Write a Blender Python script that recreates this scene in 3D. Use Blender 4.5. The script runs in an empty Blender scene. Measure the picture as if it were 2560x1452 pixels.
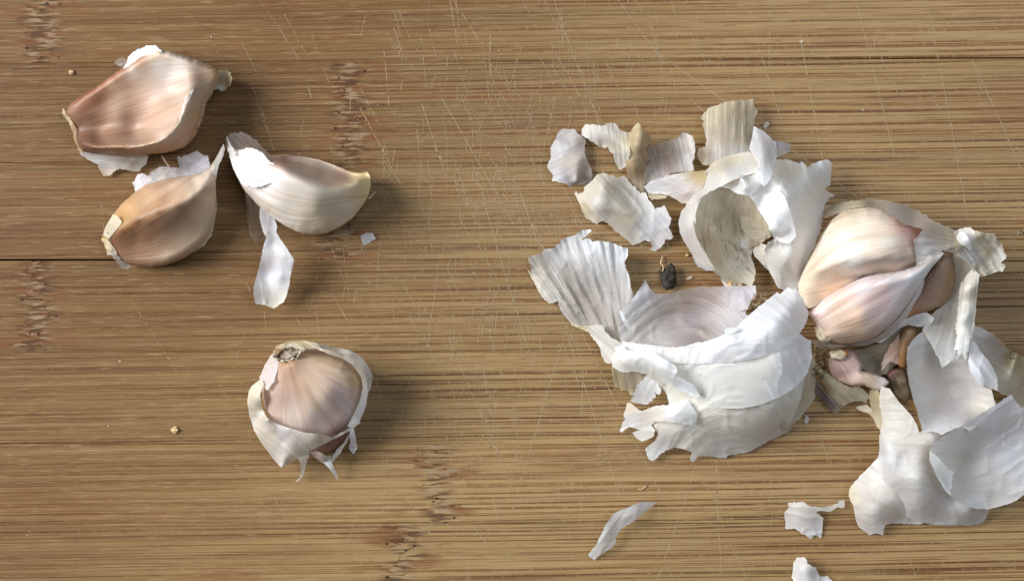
import bpy, math, random
import numpy as np
from mathutils import Vector
from mathutils.geometry import delaunay_2d_cdt

SC = bpy.context.scene
COL = SC.collection
SC.unit_settings.system = 'METRIC'
SC.unit_settings.scale_length = 0.075          # 1 unit = 7.5 cm of table, the frame is about 19 cm wide
S = 0.001
D = 4.2                                         # camera height above the board

# ------------------------------------------------------------------ camera
cam_d = bpy.data.cameras.new('camera')
cam_d.sensor_fit = 'HORIZONTAL'
cam_d.sensor_width = 36.0
cam_d.lens = 36.0 * D / 2.56
cam_d.clip_start = 0.05
cam_d.clip_end = 100
cam = bpy.data.objects.new('camera', cam_d)
cam.location = (0, 0, D)
COL.objects.link(cam)
SC.camera = cam

# ------------------------------------------------------------------ light
W = bpy.data.worlds.new('World')
SC.world = W
W.use_nodes = True
bg = W.node_tree.nodes['Background']
bg.inputs[0].default_value = (0.80, 0.90, 1.0, 1)
bg.inputs[1].default_value = 0.035


def area(name, loc, target, sx, sy, power, col):
    d = bpy.data.lights.new(name, 'AREA')
    d.shape = 'RECTANGLE'
    d.size, d.size_y, d.energy, d.color = sx, sy, power, col
    o = bpy.data.objects.new(name, d)
    o.location = loc
    o.rotation_euler = (Vector(target) - Vector(loc)).to_track_quat('-Z', 'Y').to_euler()
    COL.objects.link(o)
    return o


area('window_light', (-9.2, 2.4, 7.6), (0, 0, 0), 6.2, 6.2, 2780, (0.975, 0.99, 1.0))
area('fill_light', (2.4, 1.6, 7.0), (0.9, 0, 0), 4.0, 4.0, 270, (0.78, 0.89, 1.0))  # added fill with no known source, brightens the right side
SC.view_settings.view_transform = 'Standard'
SC.view_settings.look = 'None'
SC.view_settings.exposure = 0.0
SC.view_settings.gamma = 1.0
try:
    SC.cycles.max_bounces = 10
    SC.cycles.transparent_max_bounces = 16
    SC.cycles.transmission_bounces = 8
except Exception:
    pass

# ------------------------------------------------------------------ small numeric helpers


def srgb(c):
    c = np.asarray(c, float) / 255.0
    return np.where(c <= 0.04045, c / 12.92, ((c + 0.055) / 1.055) ** 2.4)


def hash2(ix, iy, seed):
    n = (ix.astype(np.int64) * 374761393 + iy.astype(np.int64) * 668265263 + seed * 974711) & 0x7fffffff
    n = ((n ^ (n >> 13)) * 1274126177) & 0x7fffffff
    n = n ^ (n >> 16)
    return (n & 0xffff) / 65535.0


def vnoise(x, y, seed=0):
    x = np.asarray(x, float); y = np.asarray(y, float)
    x0 = np.floor(x); y0 = np.floor(y)
    fx = x - x0; fy = y - y0
    fx = fx * fx * (3 - 2 * fx); fy = fy * fy * (3 - 2 * fy)
    a = hash2(x0, y0, seed); b = hash2(x0 + 1, y0, seed)
    c = hash2(x0, y0 + 1, seed); d = hash2(x0 + 1, y0 + 1, seed)
    return (a * (1 - fx) + b * fx) * (1 - fy) + (c * (1 - fx) + d * fx) * fy - 0.5


def rbf(ctrl, c, cl=None, nl=0):
    """height surface through control points; the last nl points lie on creases and keep their own sharpness cl"""
    P = np.array([(p[0], p[1]) for p in ctrl], float)
    H = np.array([p[2] for p in ctrl], float)
    n = len(P)
    if n == 1:
        return lambda q: np.full(len(q), H[0])
    cj = np.full(n, float(c))
    if nl:
        cj[n - nl:] = cl
    K = np.sqrt(((P[:, None] - P[None]) ** 2).sum(2) + (cj * cj)[None])
    A = np.zeros((n + 1, n + 1)); A[:n, :n] = K; A[:n, n] = 1; A[n, :n] = 1
    w = np.linalg.lstsq(A, np.append(H, 0), rcond=1e-7)[0]

    def f(q):
        k = np.sqrt(((q[:, None] - P[None]) ** 2).sum(2) + (cj * cj)[None])
        return k @ w[:n] + w[n]
    return f


def idw(pts, q, p=2.6):
    P = np.array([(a[0], a[1]) for a in pts], float)
    V = np.array([a[2] for a in pts], float)
    d = np.sqrt(((q[:, None] - P[None]) ** 2).sum(2)) + 6.0
    w = d ** -p
    w /= w.sum(1, keepdims=True)
    return w @ V


def seg_dist(q, poly):
    A = poly; B = np.roll(poly, -1, axis=0)
    best = np.full(len(q), 1e9)
    for a, b in zip(A, B):
        ab = b - a
        t = np.clip(((q - a) @ ab) / max(ab @ ab, 1e-9), 0, 1)
        d = np.hypot(*(q - (a + t[:, None] * ab)).T)
        best = np.minimum(best, d)
    return best


def inside(q, poly):
    x, y = q[:, 0], q[:, 1]
    r = np.zeros(len(q), bool)
    A = poly; B = np.roll(poly, -1, axis=0)
    for (x0, y0), (x1, y1) in zip(A, B):
        if y0 == y1:
            continue
        m = ((y0 > y) != (y1 > y)) & (x < (x1 - x0) * (y - y0) / (y1 - y0) + x0)
        r ^= m
    return r


def resample(poly, step, closed=True):
    P = np.array(poly, float)
    out = []
    n = len(P)
    for i in range(n if closed else n - 1):
        a, b = P[i], P[(i + 1) % n]
        k = max(1, int(round(math.hypot(b[0] - a[0], b[1] - a[1]) / step)))
        for j in range(k):
            out.append(a + (b - a) * j / k)
    if not closed:
        out.append(P[-1])
    return np.array(out)


def smooth_poly(P, n):
    for _ in range(n):
        P = 0.5 * P + 0.25 * (np.roll(P, 1, 0) + np.roll(P, -1, 0))
    return P


def to_world(px, py, h):
    k = (1 - h * S / D) * S
    return np.stack([(px - 1280) * k, -(py - 726) * k, h * S], 1)


def wpt(px, py, h=0):
    k = (1 - h * S / D) * S
    return Vector(((px - 1280) * k, -(py - 726) * k, h * S))


# ------------------------------------------------------------------ node helpers


class NT:
    def __init__(self, name):
        self.m = bpy.data.materials.new(name)
        self.m.use_nodes = True
        self.t = self.m.node_tree
        self.t.nodes.clear()
        self.out = self.t.nodes.new('ShaderNodeOutputMaterial')

    def put(self, sock, v):
        if isinstance(v, bpy.types.NodeSocket):
            self.t.links.new(v, sock)
        elif isinstance(v, (tuple, list, np.ndarray)):
            v = [float(a) for a in v]
            if len(sock.default_value) == 4 and len(v) == 3:
                v.append(1.0)
            sock.default_value = v
        else:
            sock.default_value = v

    def node(self, typ, ins=None, out=0, **kw):
        n = self.t.nodes.new(typ)
        for k, v in kw.items():
            setattr(n, k, v)
        for k, v in (ins or {}).items():
            self.put(n.inputs[k], v)
        return n.outputs[out]

    def math(self, op, a, b=0.0, clamp=False):
        return self.node('ShaderNodeMath', {0: a, 1: b}, operation=op, use_clamp=clamp)

    def add(self, a, b): return self.math('ADD', a, b)
    def mul(self, a, b): return self.math('MULTIPLY', a, b)

    def mix(self, f, a, b, blend='MIX'):
        return self.node('ShaderNodeMix', {0: f, 6: a, 7: b}, out=2, data_type='RGBA', blend_type=blend)

    def mixf(self, f, a, b):
        return self.node('ShaderNodeMix', {0: f, 2: a, 3: b}, out=0, data_type='FLOAT')

    def comb(self, x, y, z=0.0):
        return self.node('ShaderNodeCombineXYZ', {0: x, 1: y, 2: z})

    def noise(self, vec, scale=1.0, detail=2.0, rough=0.5, dist=0.0):
        return self.node('ShaderNodeTexNoise', {'Vector': vec, 'Scale': scale, 'Detail': detail, 'Roughness': rough, 'Distortion': dist})

    def step(self, v, lo, hi, a=0.0, b=1.0):
        return self.node('ShaderNodeMapRange', {0: v, 1: lo, 2: hi, 3: a, 4: b}, interpolation_type='SMOOTHSTEP')

    def attr(self, name, out=0, kind='GEOMETRY'):
        return self.node('ShaderNodeAttribute', out=out, attribute_name=name, attribute_type=kind)

    def bump(self, h, strength, dist):
        return self.node('ShaderNodeBump', {'Strength': strength, 'Distance': dist, 'Height': h})


# ------------------------------------------------------------------ materials


def bamboo():
    N = NT('bamboo')
    pos = N.node('ShaderNodeNewGeometry')
    sep = N.t.nodes.new('ShaderNodeSeparateXYZ')
    N.t.links.new(pos, sep.inputs[0])
    x, y = sep.outputs[0], sep.outputs[1]
    seed = N.attr('seed', 2, 'OBJECT')
    tone = N.attr('tone', 2, 'OBJECT')
    crisp = N.step(x, -0.55, 0.35)                      # the left of the board is worn smoother
    wav = N.noise(N.comb(N.mul(x, 0.8), N.mul(y, 2.0), seed), 1.0, 2, 0.5)
    wav2 = N.noise(N.comb(N.mul(x, 2.2), N.mul(y, 12.0), seed), 1.0, 1, 0.5)
    y2 = N.add(N.add(N.add(y, N.mul(x, -0.016)), N.mul(wav, 0.014)), N.mul(wav2, 0.003))
    sx = N.add(x, N.mul(seed, 7.3))
    broad = N.noise(N.comb(N.mul(sx, 0.5), N.mul(y2, 32), seed), 1.0, 3, 0.6)
    fine = N.noise(N.comb(N.mul(sx, 2.0), N.mul(y2, 260), seed), 1.0, 3, 0.65)
    lc = N.noise(N.comb(N.mul(sx, 1.6), N.mul(y2, 360), N.add(seed, 5.0)), 1.0, 1, 0.5)
    ll = N.noise(N.comb(N.mul(sx, 1.3), N.mul(y2, 170), N.add(seed, 14.0)), 1.0, 1, 0.5)
    dash = N.noise(N.comb(N.mul(sx, 95), N.mul(y2, 60), seed), 1.0, 2, 0.6)
    dens = N.noise(N.comb(N.mul(sx, 1.3), N.mul(y, 9), N.add(seed, 21.0)), 1.0, 2, 0.5)
    dens = N.step(dens, 0.36, 0.60, 0.6, 1.0)
    dashA = N.step(dash, 0.30, 0.46, 0.5, 1.0)

    def fibres(freq, w0, w1, sd, lo, hi, xs):
        # one vascular bundle per cell: random place, width and length along the strip
        yc = N.mul(N.add(y2, N.mul(seed, 0.37)), freq)
        cell = N.math('FLOOR', yc)
        wn = N.node('ShaderNodeTexWhiteNoise', {'W': N.add(cell, sd)}, noise_dimensions='1D')
        wn2 = N.node('ShaderNodeTexWhiteNoise', {'W': N.add(N.mul(cell, 1.7), sd + 0.31)}, noise_dimensions='1D')
        wob = N.add(N.noise(N.comb(N.mul(sx, 5.0), N.mul(cell, 3.1), sd), 1.0, 2, 0.6), -0.5)
        d = N.math('ABSOLUTE', N.add(N.math('FRACT', yc), N.mul(N.add(N.mul(wn, 0.7), 0.15), -1.0)))
        d = N.add(N.mul(d, 1.0 / freq), N.mul(wob, 0.0016))
        pres = N.step(N.noise(N.comb(N.mul(sx, xs), N.mul(cell, 7.3), N.add(seed, sd)), 1.0, 2, 0.6), lo, hi)
        w = N.mul(N.add(w0, N.mul(wn2, w1)), N.add(0.45, N.mul(pres, 0.55)))
        f = N.math('DIVIDE', d, w)
        return N.mul(N.mul(N.step(f, 1.0, 0.55), pres), dashA)

    A = N.mul(fibres(44.0, 0.0016, 0.0018, 2.0, 0.42, 0.52, 0.9), dens)
    B = N.math('MAXIMUM', fibres(71.0, 0.0012, 0.0011, 7.0, 0.41, 0.52, 1.1), N.mul(fibres(103.0, 0.0010, 0.0008, 13.0, 0.43, 0.54, 1.6), 0.8))
    C = N.mul(N.step(lc, 0.58, 0.66), 0.45)
    # ---- bamboo knots
    kd = N.attr('knot_distance', 2)
    rag = N.noise(N.comb(N.mul(sx, 2.0), N.mul(y2, 55), N.add(seed, 2.0)), 1.0, 2, 0.6)
    rag2 = N.noise(N.comb(N.mul(sx, 9.0), N.mul(y2, 26), N.add(seed, 31.0)), 1.0, 2, 0.6)
    kdr = N.add(kd, N.mul(N.add(rag, -0.5), 0.15))
    kabs = N.math('ABSOLUTE', kdr)
    knear = N.step(kabs, 0.008, 0.062, 1.0, 0.0)         # the broken zone
    kfar = N.step(kabs, 0.04, 0.15, 1.0, 0.0)
    tongue = N.noise(N.comb(N.mul(sx, 20), N.mul(y2, 125), N.add(seed, 4.0)), 1.0, 2, 0.6, 0.4)
    tdark = N.mul(N.step(tongue, 0.51, 0.57), knear)
    tlite = N.mul(N.step(tongue, 0.46, 0.40), knear)
    torange = N.mul(N.step(rag2, 0.50, 0.62), N.mul(kfar, 0.6))
    hole = N.node('ShaderNodeTexVoronoi', {'Vector': N.comb(N.mul(sx, 26), N.mul(y2, 42), seed), 'Scale': 1.0, 'Randomness': 1.0})
    holes = N.mul(N.step(hole, 0.16, 0.07), N.step(kabs, 0.03, 0.06, 1.0, 0.0))
    # ---- colour
    lite = N.mix(tone, srgb((142, 115, 75)), srgb((170, 141, 97)))
    dark = N.mix(tone, srgb((120, 93, 56)), srgb((146, 117, 75)))
    tmix = N.step(N.add(N.mul(broad, 0.35), N.mul(fine, 0.65)), 0.30, 0.66)
    base = N.mix(tmix, dark, lite)
    grey = N.noise(N.comb(N.mul(sx, 1.6), N.mul(y, 5), N.add(seed, 40.0)), 1.0, 3, 0.6)
    base = N.mix(N.step(grey, 0.52, 0.72, 0.0, 0.38), base, srgb((130, 110, 82)))
    wp = N.node('ShaderNodeVectorMath', {0: N.comb(N.mul(N.add(x, 0.06), 1.6), N.mul(N.add(y, -0.32), 1.5), 0.0)}, out=1, operation='LENGTH')
    worn = N.mul(N.step(wp, 0.15, 0.85, 1.0, 0.0), N.step(N.noise(N.comb(N.mul(x, 3), N.mul(y, 9)), 1.0, 3, 0.6), 0.35, 0.65))
    base = N.mix(N.mul(worn, 0.4), base, srgb((142, 124, 97)))
    red = N.noise(N.comb(N.mul(sx, 2.0), N.mul(y2, 12), N.add(seed, 50.0)), 1.0, 2, 0.5)
    base = N.mix(N.step(red, 0.54, 0.74, 0.0, 0.45), base, srgb((124, 86, 52)))
    # the wood is darker towards the upper left, with an uneven border
    dry = N.noise(N.comb(N.mul(x, 0.9), N.mul(y, 3.0), 4.0), 1.0, 3, 0.6)  # noise that breaks up the border of the darker tone
    left_tone = N.step(N.add(N.add(x, N.mul(y, -0.75)), N.mul(N.add(dry, -0.5), 1.2)), -1.15, 0.50, 1.0, 0.0)
    base = N.mix(N.mul(left_tone, 0.9), base, N.mix(1.0, base, srgb((182, 163, 133)), 'MULTIPLY'))
    line = N.mix(N.step(broad, 0.4, 0.6), srgb((72, 38, 18)), srgb((104, 58, 28)))
    col = N.mix(N.mul(C, N.mixf(crisp, 0.45, 0.8)), base, line)
    col = N.mix(N.mul(N.step(ll, 0.62, 0.70), 0.35), col, srgb((150, 124, 85)))
    col = N.mix(N.mul(B, N.mixf(crisp, 0.6, 0.78)), col, line)
    col = N.mix(N.mul(A, N.mixf(crisp, 0.65, 0.92)), col, line)
    pore = N.noise(N.comb(N.mul(sx, 16), N.mul(y2, 340), N.add(seed, 60.0)), 1.0, 2, 0.6)
    col = N.mix(N.step(pore, 0.58, 0.70, 0.0, 0.45), col, N.mix(1.0, col, srgb((170, 148, 124)), 'MULTIPLY'))
    col = N.mix(N.step(pore, 0.42, 0.30, 0.0, 0.3), col, srgb((178, 152, 112)))
    col = N.mix(torange, col, srgb((108, 64, 30)))
    col = N.mix(N.mul(tlite, 0.7), col, srgb((142, 122, 98)))
    col = N.mix(N.mul(tdark, 0.72), col, srgb((60, 37, 22)))
    col = N.mix(holes, col, srgb((38, 26, 18)))
    h = N.add(N.mul(A, -0.7), N.add(N.mul(B, -0.5), N.mul(fine, 0.6)))
    h = N.add(h, N.add(N.mul(tdark, -1.2), N.mul(holes, -2.0)))
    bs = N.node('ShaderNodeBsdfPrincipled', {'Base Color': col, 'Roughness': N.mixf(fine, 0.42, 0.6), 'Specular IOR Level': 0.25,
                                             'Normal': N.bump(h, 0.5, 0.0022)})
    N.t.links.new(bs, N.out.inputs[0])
    return N.m


def paper(name, rough=0.42, trans=0.3, streak=0.14, bump=0.3, stain=0.0):
    """thin dry garlic skin: attributes tint (colour), grain (across, along) and thin (how see-through)"""
    N = NT(name)
    tint = N.attr('tint', 0)
    g = N.attr('grain', 1)
    sp = N.t.nodes.new('ShaderNodeSeparateXYZ'); N.t.links.new(g, sp.inputs[0])
    u, v, sd = sp.outputs[0], sp.outputs[1], sp.outputs[2]
    thin = N.attr('thin', 2)
    s1 = N.noise(N.comb(N.mul(u, 0.16), N.mul(v, 0.007), sd), 1.0, 4, 0.62)
    s2 = N.noise(N.comb(N.mul(u, 0.045), N.mul(v, 0.006), N.add(sd, 3.0)), 1.0, 2, 0.5)
    bl = N.noise(N.comb(N.mul(u, 0.03), N.mul(v, 0.02), N.add(sd, 8.0)), 1.0, 4, 0.6)
    st = N.add(N.mul(s1, 0.6), N.add(N.mul(s2, 0.5), N.mul(bl, 0.3)))        # about 0.7
    k = N.step(st, 0.45, 0.95, 1.0 - streak * 1.3, 1.0 + streak * 0.5)
    warm = N.mix(N.step(bl, 0.4, 0.75, 0.0, 0.35), (1, 1, 1), srgb((240, 226, 200)))
    col = N.mix(1.0, N.mix(1.0, tint, N.node('ShaderNodeCombineColor', {0: k, 1: k, 2: k}), 'MULTIPLY'), warm, 'MULTIPLY')
    s3 = N.noise(N.comb(N.mul(u, 0.40), N.mul(v, 0.005), N.add(sd, 5.0)), 1.0, 2, 0.6)
    col = N.mix(N.step(s3, 0.58, 0.70, 0.0, 0.05 + streak * 1.2), col, N.mix(1.0, col, srgb((206, 196, 180)), 'MULTIPLY'))
    col = N.mix(0.35, col, (0.93, 0.93, 0.93), 'SCREEN') if name == 'silky_skin' else col
    vein = N.step(s1, 0.60, 0.70, 0.0, streak)
    col = N.mix(vein, col, srgb((250, 248, 244)))
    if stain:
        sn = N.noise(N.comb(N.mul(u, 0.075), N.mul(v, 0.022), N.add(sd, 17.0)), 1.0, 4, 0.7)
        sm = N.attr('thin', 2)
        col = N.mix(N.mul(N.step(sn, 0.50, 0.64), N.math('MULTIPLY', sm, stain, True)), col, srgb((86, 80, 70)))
    nb = N.bump(N.add(N.mul(s1, 1.0), N.add(N.mul(bl, 1.5), N.mul(s3, 0.5))), bump, 0.006)
    pr = N.node('ShaderNodeBsdfPrincipled', {'Base Color': col, 'Roughness': N.mixf(bl, rough - 0.08, rough + 0.12), 'Specular IOR Level': 0.5, 'Normal': nb,
                                             'Sheen Weight': 0.08})
    tr = N.node('ShaderNodeBsdfTranslucent', {'Color': col, 'Normal': nb})
    mx = N.node('ShaderNodeMixShader', {0: trans, 1: pr, 2: tr})
    tp = N.node('ShaderNodeBsdfTransparent', {'Color': (1, 0.99, 0.97, 1)})
    f = N.math('MULTIPLY', 0.0 if stain else thin, N.step(st, 0.45, 0.95, 1.25, 0.75), True)
    mo = N.node('ShaderNodeMixShader', {0: f, 1: mx, 2: tp})
    N.t.links.new(mo, N.out.inputs[0])
    return N.m


def clove_mat(name, rough=0.44, streak=0.3, cast=(228, 223, 215)):
    N = NT(name)
    tint = N.attr('tint', 0)
    g = N.attr('grain', 1)
    sp = N.t.nodes.new('ShaderNodeSeparateXYZ'); N.t.links.new(g, sp.inputs[0])
    u, v, sd = sp.outputs[0], sp.outputs[1], sp.outputs[2]
    tint = N.mix(1.0, tint, srgb(cast), 'MULTIPLY')
    s1 = N.noise(N.comb(N.mul(u, 0.12), N.mul(v, 0.004), sd), 1.0, 4, 0.6)
    s2 = N.noise(N.comb(N.mul(u, 0.035), N.mul(v, 0.006), N.add(sd, 3.0)), 1.0, 2, 0.5)
    bl = N.noise(N.comb(N.mul(u, 0.02), N.mul(v, 0.012), N.add(sd, 8.0)), 1.0, 3, 0.55)
    brown = N.step(N.add(N.mul(s1, 0.5), N.mul(s2, 0.5)), 0.46, 0.66)
    dk = N.mix(1.0, tint, srgb((214, 192, 172)), 'MULTIPLY')
    s3 = N.noise(N.comb(N.mul(u, 0.42), N.mul(v, 0.004), N.add(sd, 5.0)), 1.0, 2, 0.6)
    col = N.mix(N.mul(brown, streak * 2.0), tint, dk)
    col = N.mix(N.step(bl, 0.45, 0.7, 0.0, 0.3), col, N.mix(1.0, tint, srgb((248, 232, 214)), 'MULTIPLY'))
    col = N.mix(N.step(s1, 0.60, 0.72, 0.0, 0.25), col, srgb((240, 234, 228)))
    col = N.mix(N.step(s3, 0.56, 0.68, 0.0, 0.3), col, N.mix(1.0, col, srgb((216, 196, 176)), 'MULTIPLY'))
    nb = N.bump(N.add(s1, N.add(bl, N.mul(s3, 0.5))), 0.25, 0.005)
    pr = N.node('ShaderNodeBsdfPrincipled', {'Base Color': col, 'Roughness': N.mixf(bl, rough - 0.06, rough + 0.12), 'Specular IOR Level': 0.4, 'Normal': nb,
                                             'Subsurface Weight': 0.07, 'Subsurface Radius': (0.03, 0.024, 0.018), 'Subsurface Scale': 1.0})
    N.t.links.new(pr, N.out.inputs[0])
    return N.m


def plain(name, c1, c2, scale=60, rough=0.7, bump=0.5):
    N = NT(name)
    co = N.node('ShaderNodeTexCoord', out=3)
    n = N.noise(co, scale, 4, 0.65)
    col = N.mix(N.step(n, 0.35, 0.65), srgb(c1), srgb(c2))
    pr = N.node('ShaderNodeBsdfPrincipled', {'Base Color': col, 'Roughness': rough, 'Normal': N.bump(n, bump, 0.006)})
    N.t.links.new(pr, N.out.inputs[0])
    return N.m


M = {
    'bamboo': bamboo(),
    'paper': paper('papery_skin'),
    'silk': paper('silky_skin', rough=0.38, trans=0.32, streak=0.05, bump=0.2),
    'fibre': paper('fibrous_skin', rough=0.5, trans=0.26, streak=0.3, bump=0.5),
    'stained': paper('stained_skin', rough=0.5, trans=0.15, stain=0.75),
    'clove': clove_mat('clove_skin'),
    'pale_clove': clove_mat('pale_clove_skin', cast=(247, 245, 241)),
    'scratch': plain('scratched_bamboo', (140, 119, 89), (166, 143, 109), 90, 0.6, 0.2),
    'black': plain('black_crumb', (22, 20, 17), (66, 58, 48), 60, 0.95, 1.6),
    'root': plain('dry_root', (96, 78, 56), (168, 146, 110), 70, 0.8, 0.8),
    'rootpale': plain('pale_root_crust', (170, 152, 122), (222, 212, 190), 40, 0.75, 0.8),
    'dust': plain('skin_dust', (150, 132, 104), (204, 190, 168), 30, 0.6, 0.2),
    'crumb': plain('tan_crumb', (176, 142, 92), (220, 196, 150), 80, 0.7, 0.6),
}

# ------------------------------------------------------------------ object helpers


def thing(name, label, cat, at, group=None):
    o = bpy.data.objects.new(name, None)
    o.empty_display_size = 0.05
    o.location = wpt(at[0], at[1], 0)
    o['label'] = label; o['category'] = cat
    if group:
        o['group'] = group
    COL.objects.link(o)
    return o


def root_loc(o):
    while o.parent is not None:
        o = o.parent
    return o.location


def link_mesh(name, verts, faces, mat, parent=None, origin=None, smooth=True, attrs=None):
    off = np.array(root_loc(parent)) if parent is not None else np.array(origin if origin is not None else (0, 0, 0), float)
    me = bpy.data.meshes.new(name)
    me.from_pydata((np.asarray(verts) - off).tolist(), [], [tuple(int(i) for i in f) for f in faces])
    if attrs:
        n = len(me.vertices)
        t = me.attributes.new('tint', 'FLOAT_COLOR', 'POINT')
        c = np.ones((n, 4), np.float32); c[:, :3] = attrs['tint']
        t.data.foreach_set('color', c.ravel())
        g = me.attributes.new('grain', 'FLOAT_VECTOR', 'POINT')
        g.data.foreach_set('vector', np.asarray(attrs['grain'], np.float32).ravel())
        th = me.attributes.new('thin', 'FLOAT', 'POINT')
        th.data.foreach_set('value', np.asarray(attrs['thin'], np.float32))
    me.materials.append(M[mat] if isinstance(mat, str) else mat)
    if smooth:
        me.polygons.foreach_set('use_smooth', [True] * len(me.polygons))
    me.update()
    o = bpy.data.objects.new(name, me)
    COL.objects.link(o)
    if parent is not None:
        o.parent = parent
    else:
        o.location = off
    return o


def tag(o, label, cat, group=None, kind=None):
    if label: o['label'] = label
    if cat: o['category'] = cat
    if group: o['group'] = group
    if kind: o['kind'] = kind
    return o


_seed = [0]


def grain(q, st, seed):
    x, y = q[:, 0], q[:, 1]
    if st[0] == 'lin':
        a = math.radians(st[1])
        dx, dy = math.cos(a), math.sin(a)          # direction the veins run, y down
        al = x * dx + y * dy
        ac = -x * dy + y * dx
        if len(st) > 2:                            # curved veins
            ac = ac + st[2] * ((al - al.mean()) / 100.0) ** 2 * 10
    elif st[0] == 'rad':
        dx, dy = x - st[1], y - st[2]
        al = np.hypot(dx, dy)
        ac = np.arctan2(dy, dx) * (st[3] if len(st) > 3 else 120.0)
    else:                                          # 'lens': veins meeting at both ends
        ax, ay, bx, by, wd = st[1:6]
        L = math.hypot(bx - ax, by - ay)
        ux, uy = (bx - ax) / L, (by - ay) / L
        al = (x - ax) * ux + (y - ay) * uy
        d = -(x - ax) * uy + (y - ay) * ux
        t = np.clip(al / L, 0.03, 0.97)
        ac = d / (0.25 + 0.75 * np.sin(np.pi * t)) * (wd / 100.0)
    g = np.stack([ac, al, np.full(len(q), seed * 3.7)], 1)
    return g


def inset(out, d):
    t = np.roll(out, -1, 0) - np.roll(out, 1, 0)
    l = np.hypot(*t.T) + 1e-9
    nrm = np.stack([-t[:, 1] / l, t[:, 0] / l], 1)
    a = 0.5 * np.sum(out[:, 0] * np.roll(out[:, 1], -1) - np.roll(out[:, 0], -1) * out[:, 1])
    return out + nrm * (d if a > 0 else -d)


def triangulate(out, step, extra=None):
    lo, hi = out.min(0), out.max(0)
    gx = np.arange(lo[0], hi[0] + step, step)
    gy = np.arange(lo[1], hi[1] + step, step * 0.87)
    X, Y = np.meshgrid(gx, gy)
    X[1::2] += step * 0.5
    q = np.stack([X.ravel(), Y.ravel()], 1)
    rng = np.random.RandomState(7)
    q += rng.uniform(-0.15, 0.15, q.shape) * step
    q = q[inside(q, out)]
    if len(q):
        q = q[seg_dist(q, out) > step * 0.45]
    if extra is not None and len(extra):
        e = extra[inside(extra, out)]
        if len(e):
            e = e[seg_dist(e, out) > 1.0]
            if len(e) and len(q):
                dd = np.sqrt(((q[:, None] - e[None]) ** 2).sum(2)).min(1)
                q = q[dd > step * 0.6]
            q = np.concatenate([q, e]) if len(e) else q
    n = len(out)
    vs = [Vector(p) for p in out] + [Vector(p) for p in q]
    es = [(i, (i + 1) % n) for i in range(n)]
    V, E, F, _, _, _ = delaunay_2d_cdt(vs, es, [], 1, 1e-4)
    return np.array([(v[0], v[1]) for v in V]), [tuple(f) for f in F]


def ragged(outline, step, rough, seed, smooth):
    P = resample(outline, step)
    if smooth:
        P = smooth_poly(P, smooth)
    if rough:
        t = np.roll(P, -1, 0) - np.roll(P, 1, 0)
        l = np.hypot(*t.T) + 1e-9
        nrm = np.stack([t[:, 1] / l, -t[:, 0] / l], 1)
        i = np.arange(len(P)) * step
        d = vnoise(i / 24.0, i * 0, seed) * 1.5 + vnoise(i / 10.0, i * 0, seed + 5) * 1.3 + vnoise(i / 5.0, i * 0, seed + 9) * 0.9
        n1 = np.abs(vnoise(i / 13.0, i * 0, seed + 15)) * 2
        n2 = np.abs(vnoise(i / 6.0, i * 0, seed + 19)) * 2
        d = d + 2.4 * np.maximum(0, 0.35 - n1) / 0.35 * (vnoise(i / 40.0, i * 0, seed + 23) > -0.1) - 1.6 * np.maximum(0, n2 - 0.6) / 0.4
        P = P + nrm * (d * rough)[:, None]
    return P


def colour_at(cols, q):
    if isinstance(cols[0], (int, float)):
        return np.tile(srgb(cols), (len(q), 1))
    return idw([(a, b, srgb(c)) for a, b, c in cols], q)


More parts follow.
